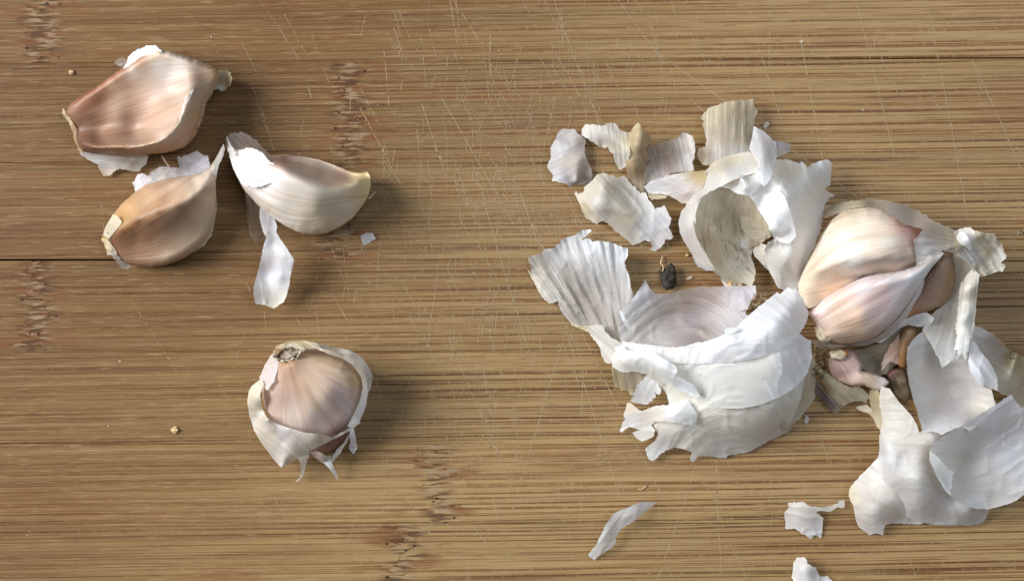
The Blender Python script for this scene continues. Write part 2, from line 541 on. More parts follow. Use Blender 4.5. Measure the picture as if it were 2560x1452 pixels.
def sheet(name, parent, outline, ctrl, mat='paper', cols=(228, 226, 221), st=('lin', 0), rough=1.0, wr=0.0, wf=14.0, lf=1.6, lfs=45.0,
          curl=0.0, cw=14.0, thin=0.16, c=25.0, step=4.5, smooth=0, cr=3.0, origin=None, lines=(), zmin=1.2):
    """a thin skin: traced edge, heights above the board from control points, veins, wrinkles, curled rim"""
    _seed[0] += 1
    sd = _seed[0]
    out = ragged(outline, 3.5, rough, sd * 13, smooth)
    ex = [resample(l, 4.0, False) for l in lines]
    exq = np.concatenate(ex)[:, :2] if ex else None
    q, F = triangulate(out, step, exq)
    cc = list(ctrl)
    for l in ex:
        cc += [tuple(p) for p in l[::3]]
    h = rbf(cc, c, min(c, 7.0), len(cc) - len(ctrl))(q)
    d = seg_dist(q, out)
    g = grain(q, st, sd)
    if wr:
        fade = np.clip(0.35 + vnoise(q[:, 0] / 60, q[:, 1] / 60, sd + 77) + 0.35, 0.15, 1.2)
        h = h + fade * wr * (vnoise(g[:, 0] / wf, g[:, 1] / (wf * 9), sd) * 2 + vnoise(g[:, 0] / (wf * 0.45), g[:, 1] / (wf * 5), sd + 3) * 0.8)
    if lf:
        h = h + lf * 2 * vnoise(q[:, 0] / lfs, q[:, 1] / lfs, sd + 31) + lf * 0.8 * vnoise(q[:, 0] / (lfs * 0.4), q[:, 1] / (lfs * 0.4), sd + 32)
    if cr:                                     # sharp little creases, mostly along the veins
        w1 = 1 - 2 * np.abs(vnoise(g[:, 0] / 34 + 0.3 * vnoise(q[:, 0] / 30, q[:, 1] / 30, sd + 71), g[:, 1] / 120, sd + 61)) * 2
        w2 = 1 - 2 * np.abs(vnoise(q[:, 0] / 46, q[:, 1] / 46, sd + 63)) * 2
        h = h + cr * (0.9 * np.maximum(w1, 0) ** 4 + 0.7 * np.maximum(w2, 0) ** 5)
    if curl:
        h = h + curl * np.exp(-d / cw) * (0.7 + 1.2 * vnoise(q[:, 0] / 40, q[:, 1] / 40, sd + 41))
    h = np.maximum(h, zmin + 0.6 * (1 + vnoise(q[:, 0] / 30, q[:, 1] / 30, sd + 51)))
    V = to_world(q[:, 0], q[:, 1], h)
    tn = np.full(len(q), thin) if isinstance(thin, (int, float)) else idw(thin, q)
    if parent is None:
        origin = wpt(*out.mean(0), 0)
    # faces counter-clockwise seen from above
    fs = []
    for f in F:
        a, b, cx = V[f[0]], V[f[1]], V[f[2]]
        if (b[0] - a[0]) * (cx[1] - a[1]) - (b[1] - a[1]) * (cx[0] - a[0]) < 0:
            f = f[::-1]
        fs.append(f)
    return link_mesh(name, V, fs, mat, parent, origin, True, {'tint': colour_at(cols, q), 'grain': g, 'thin': tn})


def body(name, parent, outline, ctrl, rim=50.0, R=40.0, mat='clove', cols=(230, 222, 210), st=('lin', 0), rough=0.3, lf=1.5, lfs=60.0, c=14.0,
         step=5.0, base=2.0, lines=(), smooth=2, wr=0.0, origin=None, lc=None):
    """a solid swelling: silhouette traced at rim height, domed or ridged top, rounded underside"""
    _seed[0] += 1
    sd = _seed[0]
    out = ragged(outline, 3.5, rough, sd * 13, smooth)
    ex = [resample(l, 4.0, False) for l in lines]
    rings = [inset(out, 1.3), inset(out, 3.2)]
    rings = [p[(seg_dist(p, out) > 1.1)] for p in rings]
    exq = np.concatenate([e[:, :2] for e in ex] + rings)
    q, F = triangulate(out, step, exq)
    cc = list(ctrl)
    for l in ex:
        cc += [tuple(p) for p in l[::3]]
    T = rbf(cc, c, 6.0, len(cc) - len(ctrl))(q)
    d = seg_dist(q, out)
    t = np.clip(d / R, 0, 1)
    prof = np.sqrt(np.maximum(0, 1 - (1 - t) ** 2))
    rimh = rim if isinstance(rim, (int, float)) else idw(rim, q)
    g = grain(q, st, sd)
    T = T + lf * 2 * vnoise(q[:, 0] / lfs, q[:, 1] / lfs, sd + 31)
    if wr:
        T = T + wr * 2 * vnoise(g[:, 0] / 16.0, g[:, 1] / 150.0, sd)
    top = rimh + (T - rimh) * prof
    bot = np.minimum(top - 1.0, rimh + (base - rimh) * prof)
    on = d < 0.05
    bot[on] = top[on]
    Vt = to_world(q[:, 0], q[:, 1], top)
    Vb = to_world(q[:, 0], q[:, 1], np.maximum(bot, 0.8))
    idx = {}
    V = [tuple(p) for p in Vt]
    for i in range(len(q)):
        if on[i]:
            idx[i] = i
        else:
            idx[i] = len(V); V.append(tuple(Vb[i]))
    fs = []
    for f in F:
        a, b, cx = Vt[f[0]], Vt[f[1]], Vt[f[2]]
        if (b[0] - a[0]) * (cx[1] - a[1]) - (b[1] - a[1]) * (cx[0] - a[0]) < 0:
            f = f[::-1]
        fs.append(f)
        r = tuple(idx[i] for i in f[::-1])
        if len(set(r)) == 3 and set(r) != set(f):
            fs.append(r)
    qa = np.concatenate([q, q[~on]])
    if parent is None:
        origin = wpt(*out.mean(0), 0)
    return link_mesh(name, np.array(V), fs, mat, parent, origin, True,
                     {'tint': colour_at(cols, qa), 'grain': grain(qa, st, sd), 'thin': np.zeros(len(qa))})


def tubes(name, parent, paths, mat, origin=None, seg=6):
    V, F = [], []
    for pts, r0, r1 in paths:
        P = [wpt(*p) for p in pts]
        base = len(V)
        for i, p in enumerate(P):
            t = (P[min(i + 1, len(P) - 1)] - P[max(i - 1, 0)]).normalized()
            a = t.orthogonal().normalized(); b = t.cross(a)
            r = (r0 + (r1 - r0) * i / (len(P) - 1)) * S
            for k in range(seg):
                w = 2 * math.pi * k / seg
                V.append(tuple(p + a * math.cos(w) * r + b * math.sin(w) * r))
        for i in range(len(P) - 1):
            for k in range(seg):
                F.append((base + i * seg + k, base + i * seg + (k + 1) % seg, base + (i + 1) * seg + (k + 1) % seg, base + (i + 1) * seg + k))
        F.append(tuple(base + k for k in range(seg))[::-1])
        F.append(tuple(base + (len(P) - 1) * seg + k for k in range(seg)))
    return link_mesh(name, np.array(V), F, mat, parent, origin)


def lump(name, parent, at, rx, ry, rz, mat, seed=1, rough=0.35, origin=None):
    """small irregular crumb"""
    V, F = [], []
    nu, nv = 14, 9
    for j in range(nv + 1):
        ph = math.pi * j / nv
        for i in range(nu):
            th = 2 * math.pi * i / nu
            n = np.array([math.sin(ph) * math.cos(th), math.sin(ph) * math.sin(th), math.cos(ph)])
            k = 1 + rough * 2 * float(vnoise(np.array([n[0] * 2.2 + n[2] * 1.7]), np.array([n[1] * 2.2 - n[2]]), seed)[0]) \
                + rough * float(vnoise(np.array([n[0] * 6 + n[2] * 5]), np.array([n[1] * 6 - n[2] * 3]), seed + 4)[0])
            p = wpt(at[0] + n[0] * rx * k, at[1] + n[1] * ry * k, 0)
            V.append((p[0], p[1], max(0.5, at[2] + n[2] * rz * k) * S))
    for j in range(nv):
        for i in range(nu):
            F.append((j * nu + i, (j + 1) * nu + i, (j + 1) * nu + (i + 1) % nu, j * nu + (i + 1) % nu))
    if parent is None:
        origin = wpt(at[0], at[1], 0)
    return link_mesh(name, np.array(V), F, mat, parent, origin)


# ------------------------------------------------------------------ the cutting board
board = thing('cutting_board', 'scratched bamboo cutting board under all the garlic, brown striped grain', 'cutting board', (1280, 726))
JOINTS = [-330, -95, 152, 410, 651, 881, 1111, 1308, 1540, 1780]
KNOTS = [[(1900, 0)], [(98, 8)], [(868, 18), (2900, 0)], [(842, 0)], [(88, 6)], [(-300, 0)], [(1088, 14)], [(1012, -10)], [(600, 0)]]
TONE = [0.5, 0.42, 0.30, 0.46, 0.38, 0.56, 0.62, 0.50, 0.5]


def joint_y(j, x):
    y = JOINTS[j]
    t = (x - 1280) / 1280.0
    return y - 7 * t if j in (2,) else y + 1.5 * t


def gap(j, x):
    g = 0.25
    if j == 4:
        g += 2.0 * max(0.0, min(1.0, (620 - x) / 500.0)) + 0.8 * max(0.0, min(1.0, (x - 2300) / 250.0))
    if j == 2:
        g += 1.6 * max(0.0, min(1.0, (x - 1900) / 500.0))
    return g


XS = np.arange(-430, 2991, 20.0)
for i in range(9):
    V, F = [], []
    nx = len(XS)
    rows = [0.0, 0.02, 0.25, 0.5, 0.75, 0.98, 1.0]
    for r in rows:
        for x in XS:
            y0 = joint_y(i, x) + gap(i, x); y1 = joint_y(i + 1, x) - gap(i + 1, x)
            yy = y0 + (y1 - y0) * r
            z = -1.4 if r in (0.0, 1.0) else 0.0
            V.append(((x - 1280) * S, -(yy - 726) * S, z * S))
    nr = len(rows)
    for r in range(nr - 1):
        for k in range(nx - 1):
            F.append((r * nx + k, (r + 1) * nx + k, (r + 1) * nx + k + 1, r * nx + k + 1))
    b0 = len(V)
    for r in (0, nr - 1):                                # sides and underside, 18 mm thick
        for k in (0, nx - 1):
            p = V[r * nx + k]
            V.append((p[0], p[1], -0.24))
    a, b, c_, d_ = 0, nx - 1, (nr - 1) * nx, nr * nx - 1
    F += [tuple([b0] + [k for k in range(nx)] + [b0 + 1]),
          tuple([b0 + 3] + [(nr - 1) * nx + k for k in range(nx - 1, -1, -1)] + [b0 + 2]),
          tuple([b0 + 2] + [r * nx for r in range(nr - 1, -1, -1)] + [b0]),
          tuple([b0 + 1] + [r * nx + nx - 1 for r in range(nr)] + [b0 + 3]),
          (b0, b0 + 1, b0 + 3, b0 + 2)]
    Va = np.array(V)
    o = link_mesh('bamboo_strip', Va, F, 'bamboo', board, smooth=False)
    o['seed'] = float(i * 1.37 + 0.4)
    o['tone'] = float(TONE[i])
    px = Va[:, 0] / S + 1280
    py = -Va[:, 1] / S + 726
    kd = np.full(len(Va), 9.0)
    for kx, sl in KNOTS[i]:
        t = (py - JOINTS[i]) / (JOINTS[i + 1] - JOINTS[i])
        dist = (px - (kx + sl * t)) * S
        kd = np.where(np.abs(dist) < np.abs(kd), dist, kd)
    at = o.data.attributes.new('knot_distance', 'FLOAT', 'POINT')
    at.data.foreach_set('value', kd.astype(np.float32))

# knife scratches: fine broken raised fibres along each cut
rnd = random.Random(11)
V, F = [], []


def scratch(x0, y0, ang, L, w, keep, bend=0.0):
    a = math.radians(ang)
    n = max(4, int(L / 5))
    for i in range(n):
        if rnd.random() > keep:
            continue
        s0, s1 = L * i / n, L * (i + rnd.uniform(0.6, 1.1)) / n
        j = rnd.uniform(-0.5, 0.5)
        ww = w * rnd.uniform(0.5, 1.1)
        p = []
        for s in (s0, s1):
            aa = a + bend * s / L
            cx, cy = x0 + math.cos(aa) * s + j, y0 + math.sin(aa) * s
            nx_, ny_ = -math.sin(aa) * ww / 2, math.cos(aa) * ww / 2
            p += [(cx + nx_, cy + ny_), (cx - nx_, cy - ny_)]
        b = len(V)
        for (u, v) in (p[0], p[1], p[3], p[2]):
            V.append(((u - 1280) * S, -(v - 726) * S, 0.0004))
        F.append((b, b + 1, b + 2, b + 3))


for x0, y0, x1, y1 in [(2135, -20, 2235, 390), (2310, -30, 2435, 580), (1385, 0, 1500, 330), (1405, 20, 1405, 130), (1925, 0, 1925, 180), (1125, 0, 1145, 110), (985, 70, 1005, 135),
                       (1226, 88, 1222, 190), (1640, 130, 2180, 520), (2430, 150, 2560, 420), (1720, 240, 1900, 420), (2000, 90, 2060, 420), (1300, 480, 1560, 1240), (1330, 560, 1640, 1250),
                       (1180, 400, 1330, 930), (1100, 240, 1290, 560), (1480, 600, 1280, 1300), (1740, 1160, 1650, 1452), (1790, 1150, 1800, 1452), (1545, 0, 1660, 160), (650, 0, 760, 160),
                       (520, 90, 590, 210), (250, 480, 265, 640), (320, 740, 450, 930), (640, 1180, 760, 1270), (1055, 260, 1110, 440), (1120, 840, 1260, 1180), (1880, 60, 1960, 330), (900, 270, 1010, 470)]:
    L = math.hypot(x1 - x0, y1 - y0)
    scratch(x0, y0, math.degrees(math.atan2(y1 - y0, x1 - x0)), L, 2.3 if x0 > 700 else 1.4, 0.9 if x0 > 700 else 0.5, rnd.uniform(-0.03, 0.03))
for k in range(760):
    r = rnd.random()
    if r < 0.72:
        x0, y0 = rnd.gauss(1330, 240), rnd.gauss(520, 360)
    else:
        x0, y0 = rnd.uniform(600, 2560), rnd.uniform(0, 1452)
    ang = rnd.choice([78, 84, 90, 96, 63, 58, 70, 104]) + rnd.gauss(0, 4)
    scratch(x0, y0, ang, rnd.uniform(12, 150), rnd.uniform(1.0, 1.9), rnd.uniform(0.5, 0.9), rnd.uniform(-0.06, 0.06))
sc = link_mesh('knife_scratches', np.array(V), F, 'scratch', board, smooth=False)
sc['kind'] = 'stuff'

# ------------------------------------------------------------------ four loose cloves on the left
G_CLOVE = 'loose garlic cloves'
WH, CR, PK, BR, MV = (236, 234, 232), (232, 222, 204), (222, 200, 190), (158, 116, 92), (196, 170, 162)

# --- clove lying on its back, big brown hollow face up
t = thing('garlic_clove', 'large pink brown garlic clove at top left with hollow face up', 'garlic clove', (350, 270), G_CLOVE)
o1 = [(157, 273), (158, 283), (167, 294), (178, 309), (185, 325), (187, 344), (190, 357), (196, 367), (200, 378), (222, 382), (247, 386), (290, 389), (350, 389), (403, 384), (432, 380), (461, 369), (483, 350), (496, 331),
      (506, 304), (511, 289), (514, 271), (520, 252), (530, 238), (535, 224), (541, 208), (549, 195), (550, 184), (545, 176), (532, 165), (509, 156), (487, 148), (459, 139), (430, 130), (412, 126), (392, 118), (385, 126),
      (349, 143), (322, 162), (303, 173), (282, 188), (256, 207), (236, 220), (208, 235), (186, 250), (174, 262), (168, 274), (163, 276)]
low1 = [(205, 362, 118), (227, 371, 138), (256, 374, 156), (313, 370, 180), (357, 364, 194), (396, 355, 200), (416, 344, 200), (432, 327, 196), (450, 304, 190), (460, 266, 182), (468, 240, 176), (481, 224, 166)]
top1 = [(181, 264, 96), (219, 241, 108), (241, 227, 114), (275, 205, 122), (316, 179, 132), (349, 158, 140), (382, 142, 146), (425, 138, 150)]
cl = body('clove_body', t, o1, [(200, 330, 76), (190, 300, 84), (240, 300, 78), (300, 290, 80), (350, 260, 90), (400, 220, 106), (430, 180, 124), (440, 230, 124), (300, 335, 96), (390, 310, 118),
                                (250, 345, 96), (340, 345, 112), (380, 330, 122), (500, 180, 136), (530, 190, 122), (460, 160, 146), (505, 230, 134), (488, 330, 120), (330, 220, 104), (260, 250, 92), (475, 195, 148), (215, 376, 84), (250, 382, 84), (300, 385, 88), (350, 385, 92), (400, 379, 104), (440, 371, 108), (478, 349, 108), (498, 315, 112), (508, 288, 116), (515, 258, 116)],
          rim=[(160, 280, 60), (190, 350, 62), (250, 386, 60), (400, 384, 60), (500, 300, 60), (545, 185, 96), (480, 146, 100), (390, 120, 118), (280, 190, 100), (180, 255, 72)], R=16, c=24,
          cols=[(190, 320, (128, 94, 72)), (200, 350, (112, 78, 62)), (230, 355, (128, 96, 84)), (225, 300, (146, 112, 92)), (250, 320, (162, 130, 108)), (280, 345, (160, 128, 112)), (300, 300, (184, 156, 138)), (340, 330, (196, 172, 158)), (300, 240, (198, 174, 154)), (380, 270, (212, 184, 170)), (430, 300, (216, 190, 176)), (400, 165, (232, 230, 230)), (435, 175, (226, 222, 222)),
                (450, 230, (220, 208, 202)), (500, 190, (192, 166, 150)), (540, 190, (206, 176, 138)), (490, 290, (206, 172, 138)), (440, 366, (188, 150, 116)), (400, 374, (184, 146, 104)), (350, 379, (172, 132, 90)), (300, 380, (160, 118, 76)), (230, 378, (140, 96, 64)), (485, 335, (196, 162, 132)), (200, 240, (146, 94, 68)), (225, 227, (158, 104, 76)), (255, 207, (164, 110, 82)), (280, 191, (166, 112, 84)), (305, 173, (168, 116, 88)), (345, 147, (182, 140, 112)), (230, 245, (176, 134, 108)), (280, 215, (204, 176, 150)), (330, 183, (226, 214, 204)), (405, 340, (222, 202, 190)), (340, 355, (186, 156, 142)), (380, 132, (228, 206, 180))],
          st=('lens', 150, 320, 560, 180, 130), lines=[low1, top1], rough=0.5)
tubes('lit_ridge_edge', t, [([(x, y, z - 1.5) for x, y, z in low1[3:]], 0.5, 2.8)], plain('cream_edge', (214, 194, 154), (236, 222, 190), 30, 0.5, 0.3))  # cream bead on the skin fold, its lit crest put into the colour
sheet('ridge_scale', t, [(482, 222), (480, 232), (473, 246), (466, 262), (460, 280), (452, 294), (448, 300), (452, 282), (457, 266), (464, 246), (472, 234)], [(480, 226, 170), (466, 258, 184), (452, 290, 192)], mat='silk', cols=(232, 230, 222), rough=0.9, lf=0.6, step=3.2, cr=1, st=('lin', 110))
sheet('skin_flap', t, [(305, 172), (318, 157), (321, 142), (334, 130), (356, 120), (371, 114), (389, 113), (396, 120), (405, 128), (388, 135), (349, 147), (325, 166)], [(330, 135, 112), (385, 116, 132), (390, 132, 138), (320, 160, 112)],
      cols=(236, 238, 246), st=('lin', -60), lf=1.5, curl=6, wr=1.5, thin=0.05)
sheet('skin_shred', t, [(286, 158), (292, 148), (305, 144), (318, 150), (318, 165), (300, 168)], [(300, 155, 40)], thin=0.62, st=('lin', -20), cols=(214, 206, 204))
sheet('skin_flap', t, [(203, 376), (200, 384), (204, 389), (221, 400), (240, 409), (244, 412), (247, 422), (252, 431), (260, 439), (272, 440), (280, 435), (292, 424), (313, 425), (335, 430), (348, 429), (353, 419), (366, 411), (371, 387), (340, 378), (270, 376), (220, 374)],
      [(210, 384, 40), (260, 438, 10), (300, 395, 34), (360, 395, 26), (340, 428, 12), (250, 400, 34)], cols=[(210, 386, (214, 210, 206)), (260, 400, (236, 236, 236)), (340, 410, (222, 212, 198)), (262, 436, (226, 214, 200))], st=('lin', 5), curl=4,
      thin=[(230, 390, 0.1), (350, 425, 0.35), (260, 436, 0.15), (370, 390, 0.3)])
sheet('dry_tip', t, [(543, 178), (550, 175), (563, 175), (576, 182), (580, 197), (575, 212), (564, 225), (552, 227), (545, 222), (536, 224), (534, 215), (541, 203), (548, 192)], [(548, 190, 98), (563, 178, 96), (579, 198, 84), (566, 202, 72), (560, 226, 62), (540, 220, 70)],
      cols=[(560, 180, (214, 200, 168)), (565, 205, (176, 158, 134)), (577, 200, (232, 218, 186)), (550, 220, (210, 204, 196))], thin=0.3, curl=5, cw=5, lf=0.5, step=3.5)
sheet('root_crust', t, [(156, 272), (160, 272), (164, 282), (174, 296), (184, 310), (190, 326), (191, 345), (195, 357), (206, 372), (207, 384), (198, 380), (193, 368), (187, 357), (183, 344), (182, 327), (174, 310), (163, 294), (156, 284)],
      [(158, 276, 74), (185, 325, 78), (200, 376, 70)], cols=(198, 172, 130), rough=1.1, lf=1, step=3, zmin=60, c=20)

# --- clove with a ridge down the middle and a long dry tip
t = thing('garlic_clove', 'tan ridged garlic clove with long pointed dry tip and crumpled skin behind', 'garlic clove', (410, 550), G_CLOVE)
o2 = [(556, 366), (557, 376), (552, 396), (545, 414), (540, 447), (541, 489), (540, 514), (535, 546), (526, 582), (512, 605), (488, 627), (455, 648), (418, 662), (381, 668), (344, 665), (314, 655), (294, 643), (280, 620), (266, 603), (256, 600), (255, 592), (257, 583), (267, 561),
      (282, 538), (302, 511), (339, 479), (364, 462), (406, 449), (443, 443), (480, 438), (508, 430), (524, 417), (538, 397), (548, 380), (553, 368)]
r2 = [(272, 600, 76), (302, 569, 124), (339, 543, 160), (394, 519, 184), (443, 505, 188), (480, 490, 180), (505, 473, 162), (522, 451, 132), (534, 425, 112), (547, 396, 92)]
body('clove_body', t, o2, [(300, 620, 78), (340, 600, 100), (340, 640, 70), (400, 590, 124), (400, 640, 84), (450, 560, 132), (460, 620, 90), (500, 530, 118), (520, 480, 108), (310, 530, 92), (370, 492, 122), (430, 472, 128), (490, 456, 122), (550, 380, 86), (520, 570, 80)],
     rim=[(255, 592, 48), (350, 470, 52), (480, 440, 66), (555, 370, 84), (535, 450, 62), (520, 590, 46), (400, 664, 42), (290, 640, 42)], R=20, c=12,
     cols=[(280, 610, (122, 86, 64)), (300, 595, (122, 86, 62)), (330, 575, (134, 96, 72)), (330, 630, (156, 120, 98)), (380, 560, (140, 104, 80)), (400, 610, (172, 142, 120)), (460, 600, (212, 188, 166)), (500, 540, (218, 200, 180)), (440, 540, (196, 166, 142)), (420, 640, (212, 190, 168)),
           (320, 520, (212, 180, 138)), (370, 500, (218, 188, 156)), (430, 480, (232, 206, 186)), (490, 460, (240, 226, 216)), (300, 545, (212, 170, 116)), (515, 440, (232, 216, 206)), (548, 385, (240, 232, 216)), (530, 500, (214, 196, 176)), (520, 580, (206, 186, 160)), (296, 560, (212, 168, 120)), (333, 533, (214, 174, 132)), (390, 508, (218, 182, 148)), (438, 494, (224, 192, 164)), (476, 479, (232, 210, 192)), (308, 580, (114, 78, 54)), (344, 555, (124, 87, 63)), (398, 531, (144, 106, 80)), (446, 517, (156, 122, 98)), (486, 502, (196, 166, 142)), (370, 600, (146, 112, 90)), (350, 640, (156, 122, 100))],  # brown flank, with shade below the ridge also put into the tints
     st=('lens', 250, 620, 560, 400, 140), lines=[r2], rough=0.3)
sheet('tip_skin', t, [(558, 360), (563, 372), (556, 395), (546, 414), (540, 450), (532, 452), (528, 430), (530, 414), (542, 394), (551, 378)], [(558, 364, 112), (548, 395, 106), (536, 430, 118), (538, 448, 100)], cols=(236, 232, 224), step=3.5, lf=0.6, rough=0.4, st=('lin', 105), c=20)
sheet('peeled_patch', t, [(282, 536), (293, 541), (303, 552), (303, 558), (290, 576), (272, 598), (258, 588), (262, 572), (268, 560)], [(283, 545, 108), (296, 557, 121), (285, 575, 106), (272, 592, 83), (262, 578, 70), (270, 562, 88)], mat='silk', cols=(206, 194, 148), rough=0.4, lf=0.4, step=3.5, c=20)
sheet('root_crust', t, [(252, 596), (262, 590), (272, 602), (278, 616), (290, 635), (301, 650), (326, 665), (319, 671), (304, 671), (296, 661), (288, 648), (270, 634), (262, 616)], [(258, 598, 66), (274, 616, 74), (292, 645, 62), (318, 668, 32)],
      cols=[(256, 597, (222, 204, 130)), (272, 612, (214, 196, 160)), (290, 645, (226, 216, 206)), (318, 667, (214, 206, 194))], rough=1.6, wr=2, lf=2, lfs=14, step=3.2, c=15)
sheet('crumpled_skin', t, [(339, 482), (334, 459), (338, 446), (344, 434), (358, 438), (371, 439), (384, 426), (394, 419), (415, 417), (436, 419), (448, 420), (445, 406), (444, 392), (456, 394), (468, 389), (480, 380), (490, 377), (504, 383), (517, 392), (526, 408), (530, 420), (515, 434), (480, 442), (443, 448), (406, 456), (366, 470)],
      [(338, 462, 34), (344, 436, 30), (394, 421, 44), (440, 425, 50), (446, 394, 30), (490, 379, 54), (522, 408, 64), (500, 430, 62), (440, 445, 54), (370, 466, 46), (480, 405, 40)], cols=[(350, 450, (222, 220, 224)), (400, 440, (206, 200, 198)), (470, 400, (206, 202, 208)), (510, 410, (226, 226, 236))],
      thin=[(350, 450, 0.15), (470, 400, 0.28), (510, 415, 0.1), (420, 440, 0.3)], wr=5, wf=18, lf=4, lfs=22, curl=7, cw=8, st=('lin', -35), rough=1.3, step=4)
sheet('skin_shred', t, [(402, 390), (406, 389), (424, 417), (430, 422), (424, 423)], [(404, 390, 14), (426, 420, 40)], cols=(214, 200, 186), thin=0.25, rough=0.3, lf=0, step=3)
sheet('side_skin', t, [(541, 500), (543, 520), (538, 548), (530, 580), (528, 590), (515, 606), (490, 630), (478, 634), (500, 605), (518, 575), (530, 540)], [(538, 520, 56), (520, 590, 40), (490, 626, 34)], cols=(216, 200, 176), step=4, rough=0.8, st=('lin', 110), thin=0.1, wr=2)

# --- white clove lying on its side
t = thing('garlic_clove', 'white garlic clove on its side with torn skin strip hanging below', 'garlic clove', (760, 480), G_CLOVE)
o3 = [(572, 388), (584, 425), (601, 458), (613, 479), (635, 503), (655, 524), (685, 546), (715, 566), (749, 582), (783, 587), (817, 583), (850, 568), (881, 546), (904, 519), (921, 492), (928, 462), (925, 441), (917, 427), (899, 434), (871, 427), (830, 411), (793, 398), (742, 389), (709, 386), (682, 388), (661, 378), (628, 371), (600, 374), (584, 376)]
r3 = [(640, 388, 190), (678, 398, 208), (715, 416, 218), (760, 440, 220), (800, 459, 212), (830, 468, 196), (864, 466, 170), (898, 452, 132)]
body('clove_body', t, o3, [(600, 400, 150), (630, 430, 180), (650, 470, 160), (690, 470, 205), (740, 500, 200), (720, 540, 140), (790, 520, 188), (780, 560, 124), (850, 510, 160), (850, 545, 110), (900, 480, 118), (915, 455, 100), (720, 398, 110), (780, 415, 104), (840, 434, 90), (885, 444, 86), (760, 420, 140), (810, 440, 140)],
     rim=[(575, 390, 120), (650, 520, 62), (780, 585, 52), (900, 520, 62), (922, 440, 76), (800, 400, 60), (680, 386, 104), (620, 372, 130)], R=34, c=16, mat='pale_clove',
     cols=[(620, 420, (244, 243, 246)), (600, 400, (228, 224, 224)), (680, 450, (240, 238, 242)), (740, 500, (236, 230, 220)), (800, 540, (238, 228, 208)), (700, 550, (236, 232, 224)), (860, 520, (238, 228, 212)), (910, 480, (230, 214, 172)), (918, 445, (226, 206, 158)), (780, 430, (204, 182, 168)), (700, 394, (206, 168, 154)), (850, 440, (190, 164, 148)), (820, 400, (208, 190, 176))],
     st=('lens', 560, 380, 940, 470, 120), lines=[r3], rough=0.2)
sheet('tip_skin', t, [(566, 366), (572, 385), (586, 425), (604, 460), (640, 470), (700, 452), (706, 431), (690, 414), (668, 398), (655, 382), (640, 373), (628, 370), (610, 372), (598, 378), (590, 384), (578, 372)],
      [(572, 380, 150), (590, 425, 136), (606, 456, 140), (630, 430, 188), (640, 466, 170), (695, 450, 214), (690, 420, 218), (655, 390, 200), (630, 374, 168), (595, 382, 148)], mat='silk', cols=[(620, 420, (242, 244, 250)), (585, 400, (226, 226, 230)), (595, 390, (224, 206, 188)), (690, 440, (238, 236, 240))], st=('lens', 560, 370, 900, 480, 120), rough=0.9, lf=0.8, c=30, curl=2, cw=5, thin=0.04)
sheet('see_through_skin', t, [(564, 350), (567, 342), (574, 335), (588, 333), (604, 328), (624, 340), (640, 352), (651, 364), (668, 382), (655, 392), (628, 380), (600, 384), (585, 396), (574, 390), (566, 366)], [(566, 350, 70), (604, 330, 62), (650, 366, 100), (580, 385, 120), (640, 382, 140), (610, 355, 80)],
      cols=(176, 162, 152), thin=0.42, st=('lin', 45), rough=1.1, wr=2, curl=3)
sheet('skin_shred', t, [(566, 341), (569, 346), (577, 363), (591, 381), (586, 388), (577, 384), (572, 366)], [(567, 343, 80), (585, 384, 152)], cols=(236, 234, 232), rough=0.4, lf=0, step=3)
sheet('see_through_skin', t, [(611, 470), (616, 520), (618, 546), (624, 587), (638, 609), (651, 604), (665, 597), (668, 570), (662, 530), (640, 500)], [(612, 480, 90), (618, 546, 40), (638, 606, 8), (662, 590, 12), (650, 520, 60)], cols=(168, 150, 138), thin=0.66, st=('lin', 80), rough=0.8)
sheet('skin_strip', t, [(651, 516), (648, 543), (656, 577), (665, 594), (655, 631), (648, 668), (634, 715), (633, 735), (638, 759), (661, 762), (685, 771), (709, 755), (718, 735), (724, 712), (725, 695), (736, 651), (729, 637), (709, 610), (690, 580), (693, 566), (686, 548), (665, 526)],
      [(652, 520, 66), (650, 545, 70), (690, 560, 60), (668, 590, 96), (700, 600, 90), (655, 640, 88), (734, 648, 104), (690, 680, 74), (634, 730, 70), (640, 757, 58), (685, 768, 40), (722, 710, 66), (690, 640, 100)], mat='silk',
      cols=[(660, 550, (206, 200, 206)), (690, 600, (216, 214, 220)), (690, 690, (226, 228, 242)), (665, 660, (206, 198, 202)), (690, 765, (224, 220, 192)), (640, 750, (224, 222, 214))], st=('lin', 80), thin=0.06, wr=3, wf=22, curl=4, rough=0.6, lines=[[(672, 598, 102), (690, 640, 100), (700, 700, 78)]])
sheet('cut_edge', t, [(705, 430), (709, 436), (708, 446), (702, 453), (699, 452), (704, 444), (704, 436), (698, 432)], [(705, 440, 222)], cols=(214, 190, 172), rough=0.2, lf=0, step=3, zmin=200)
sheet('skin_shred', t, [(937, 478), (939, 481), (929, 494), (922, 499), (921, 495), (928, 488)], [(938, 480, 30), (922, 497, 60)], cols=(214, 200, 176), rough=0.2, lf=0, step=3)

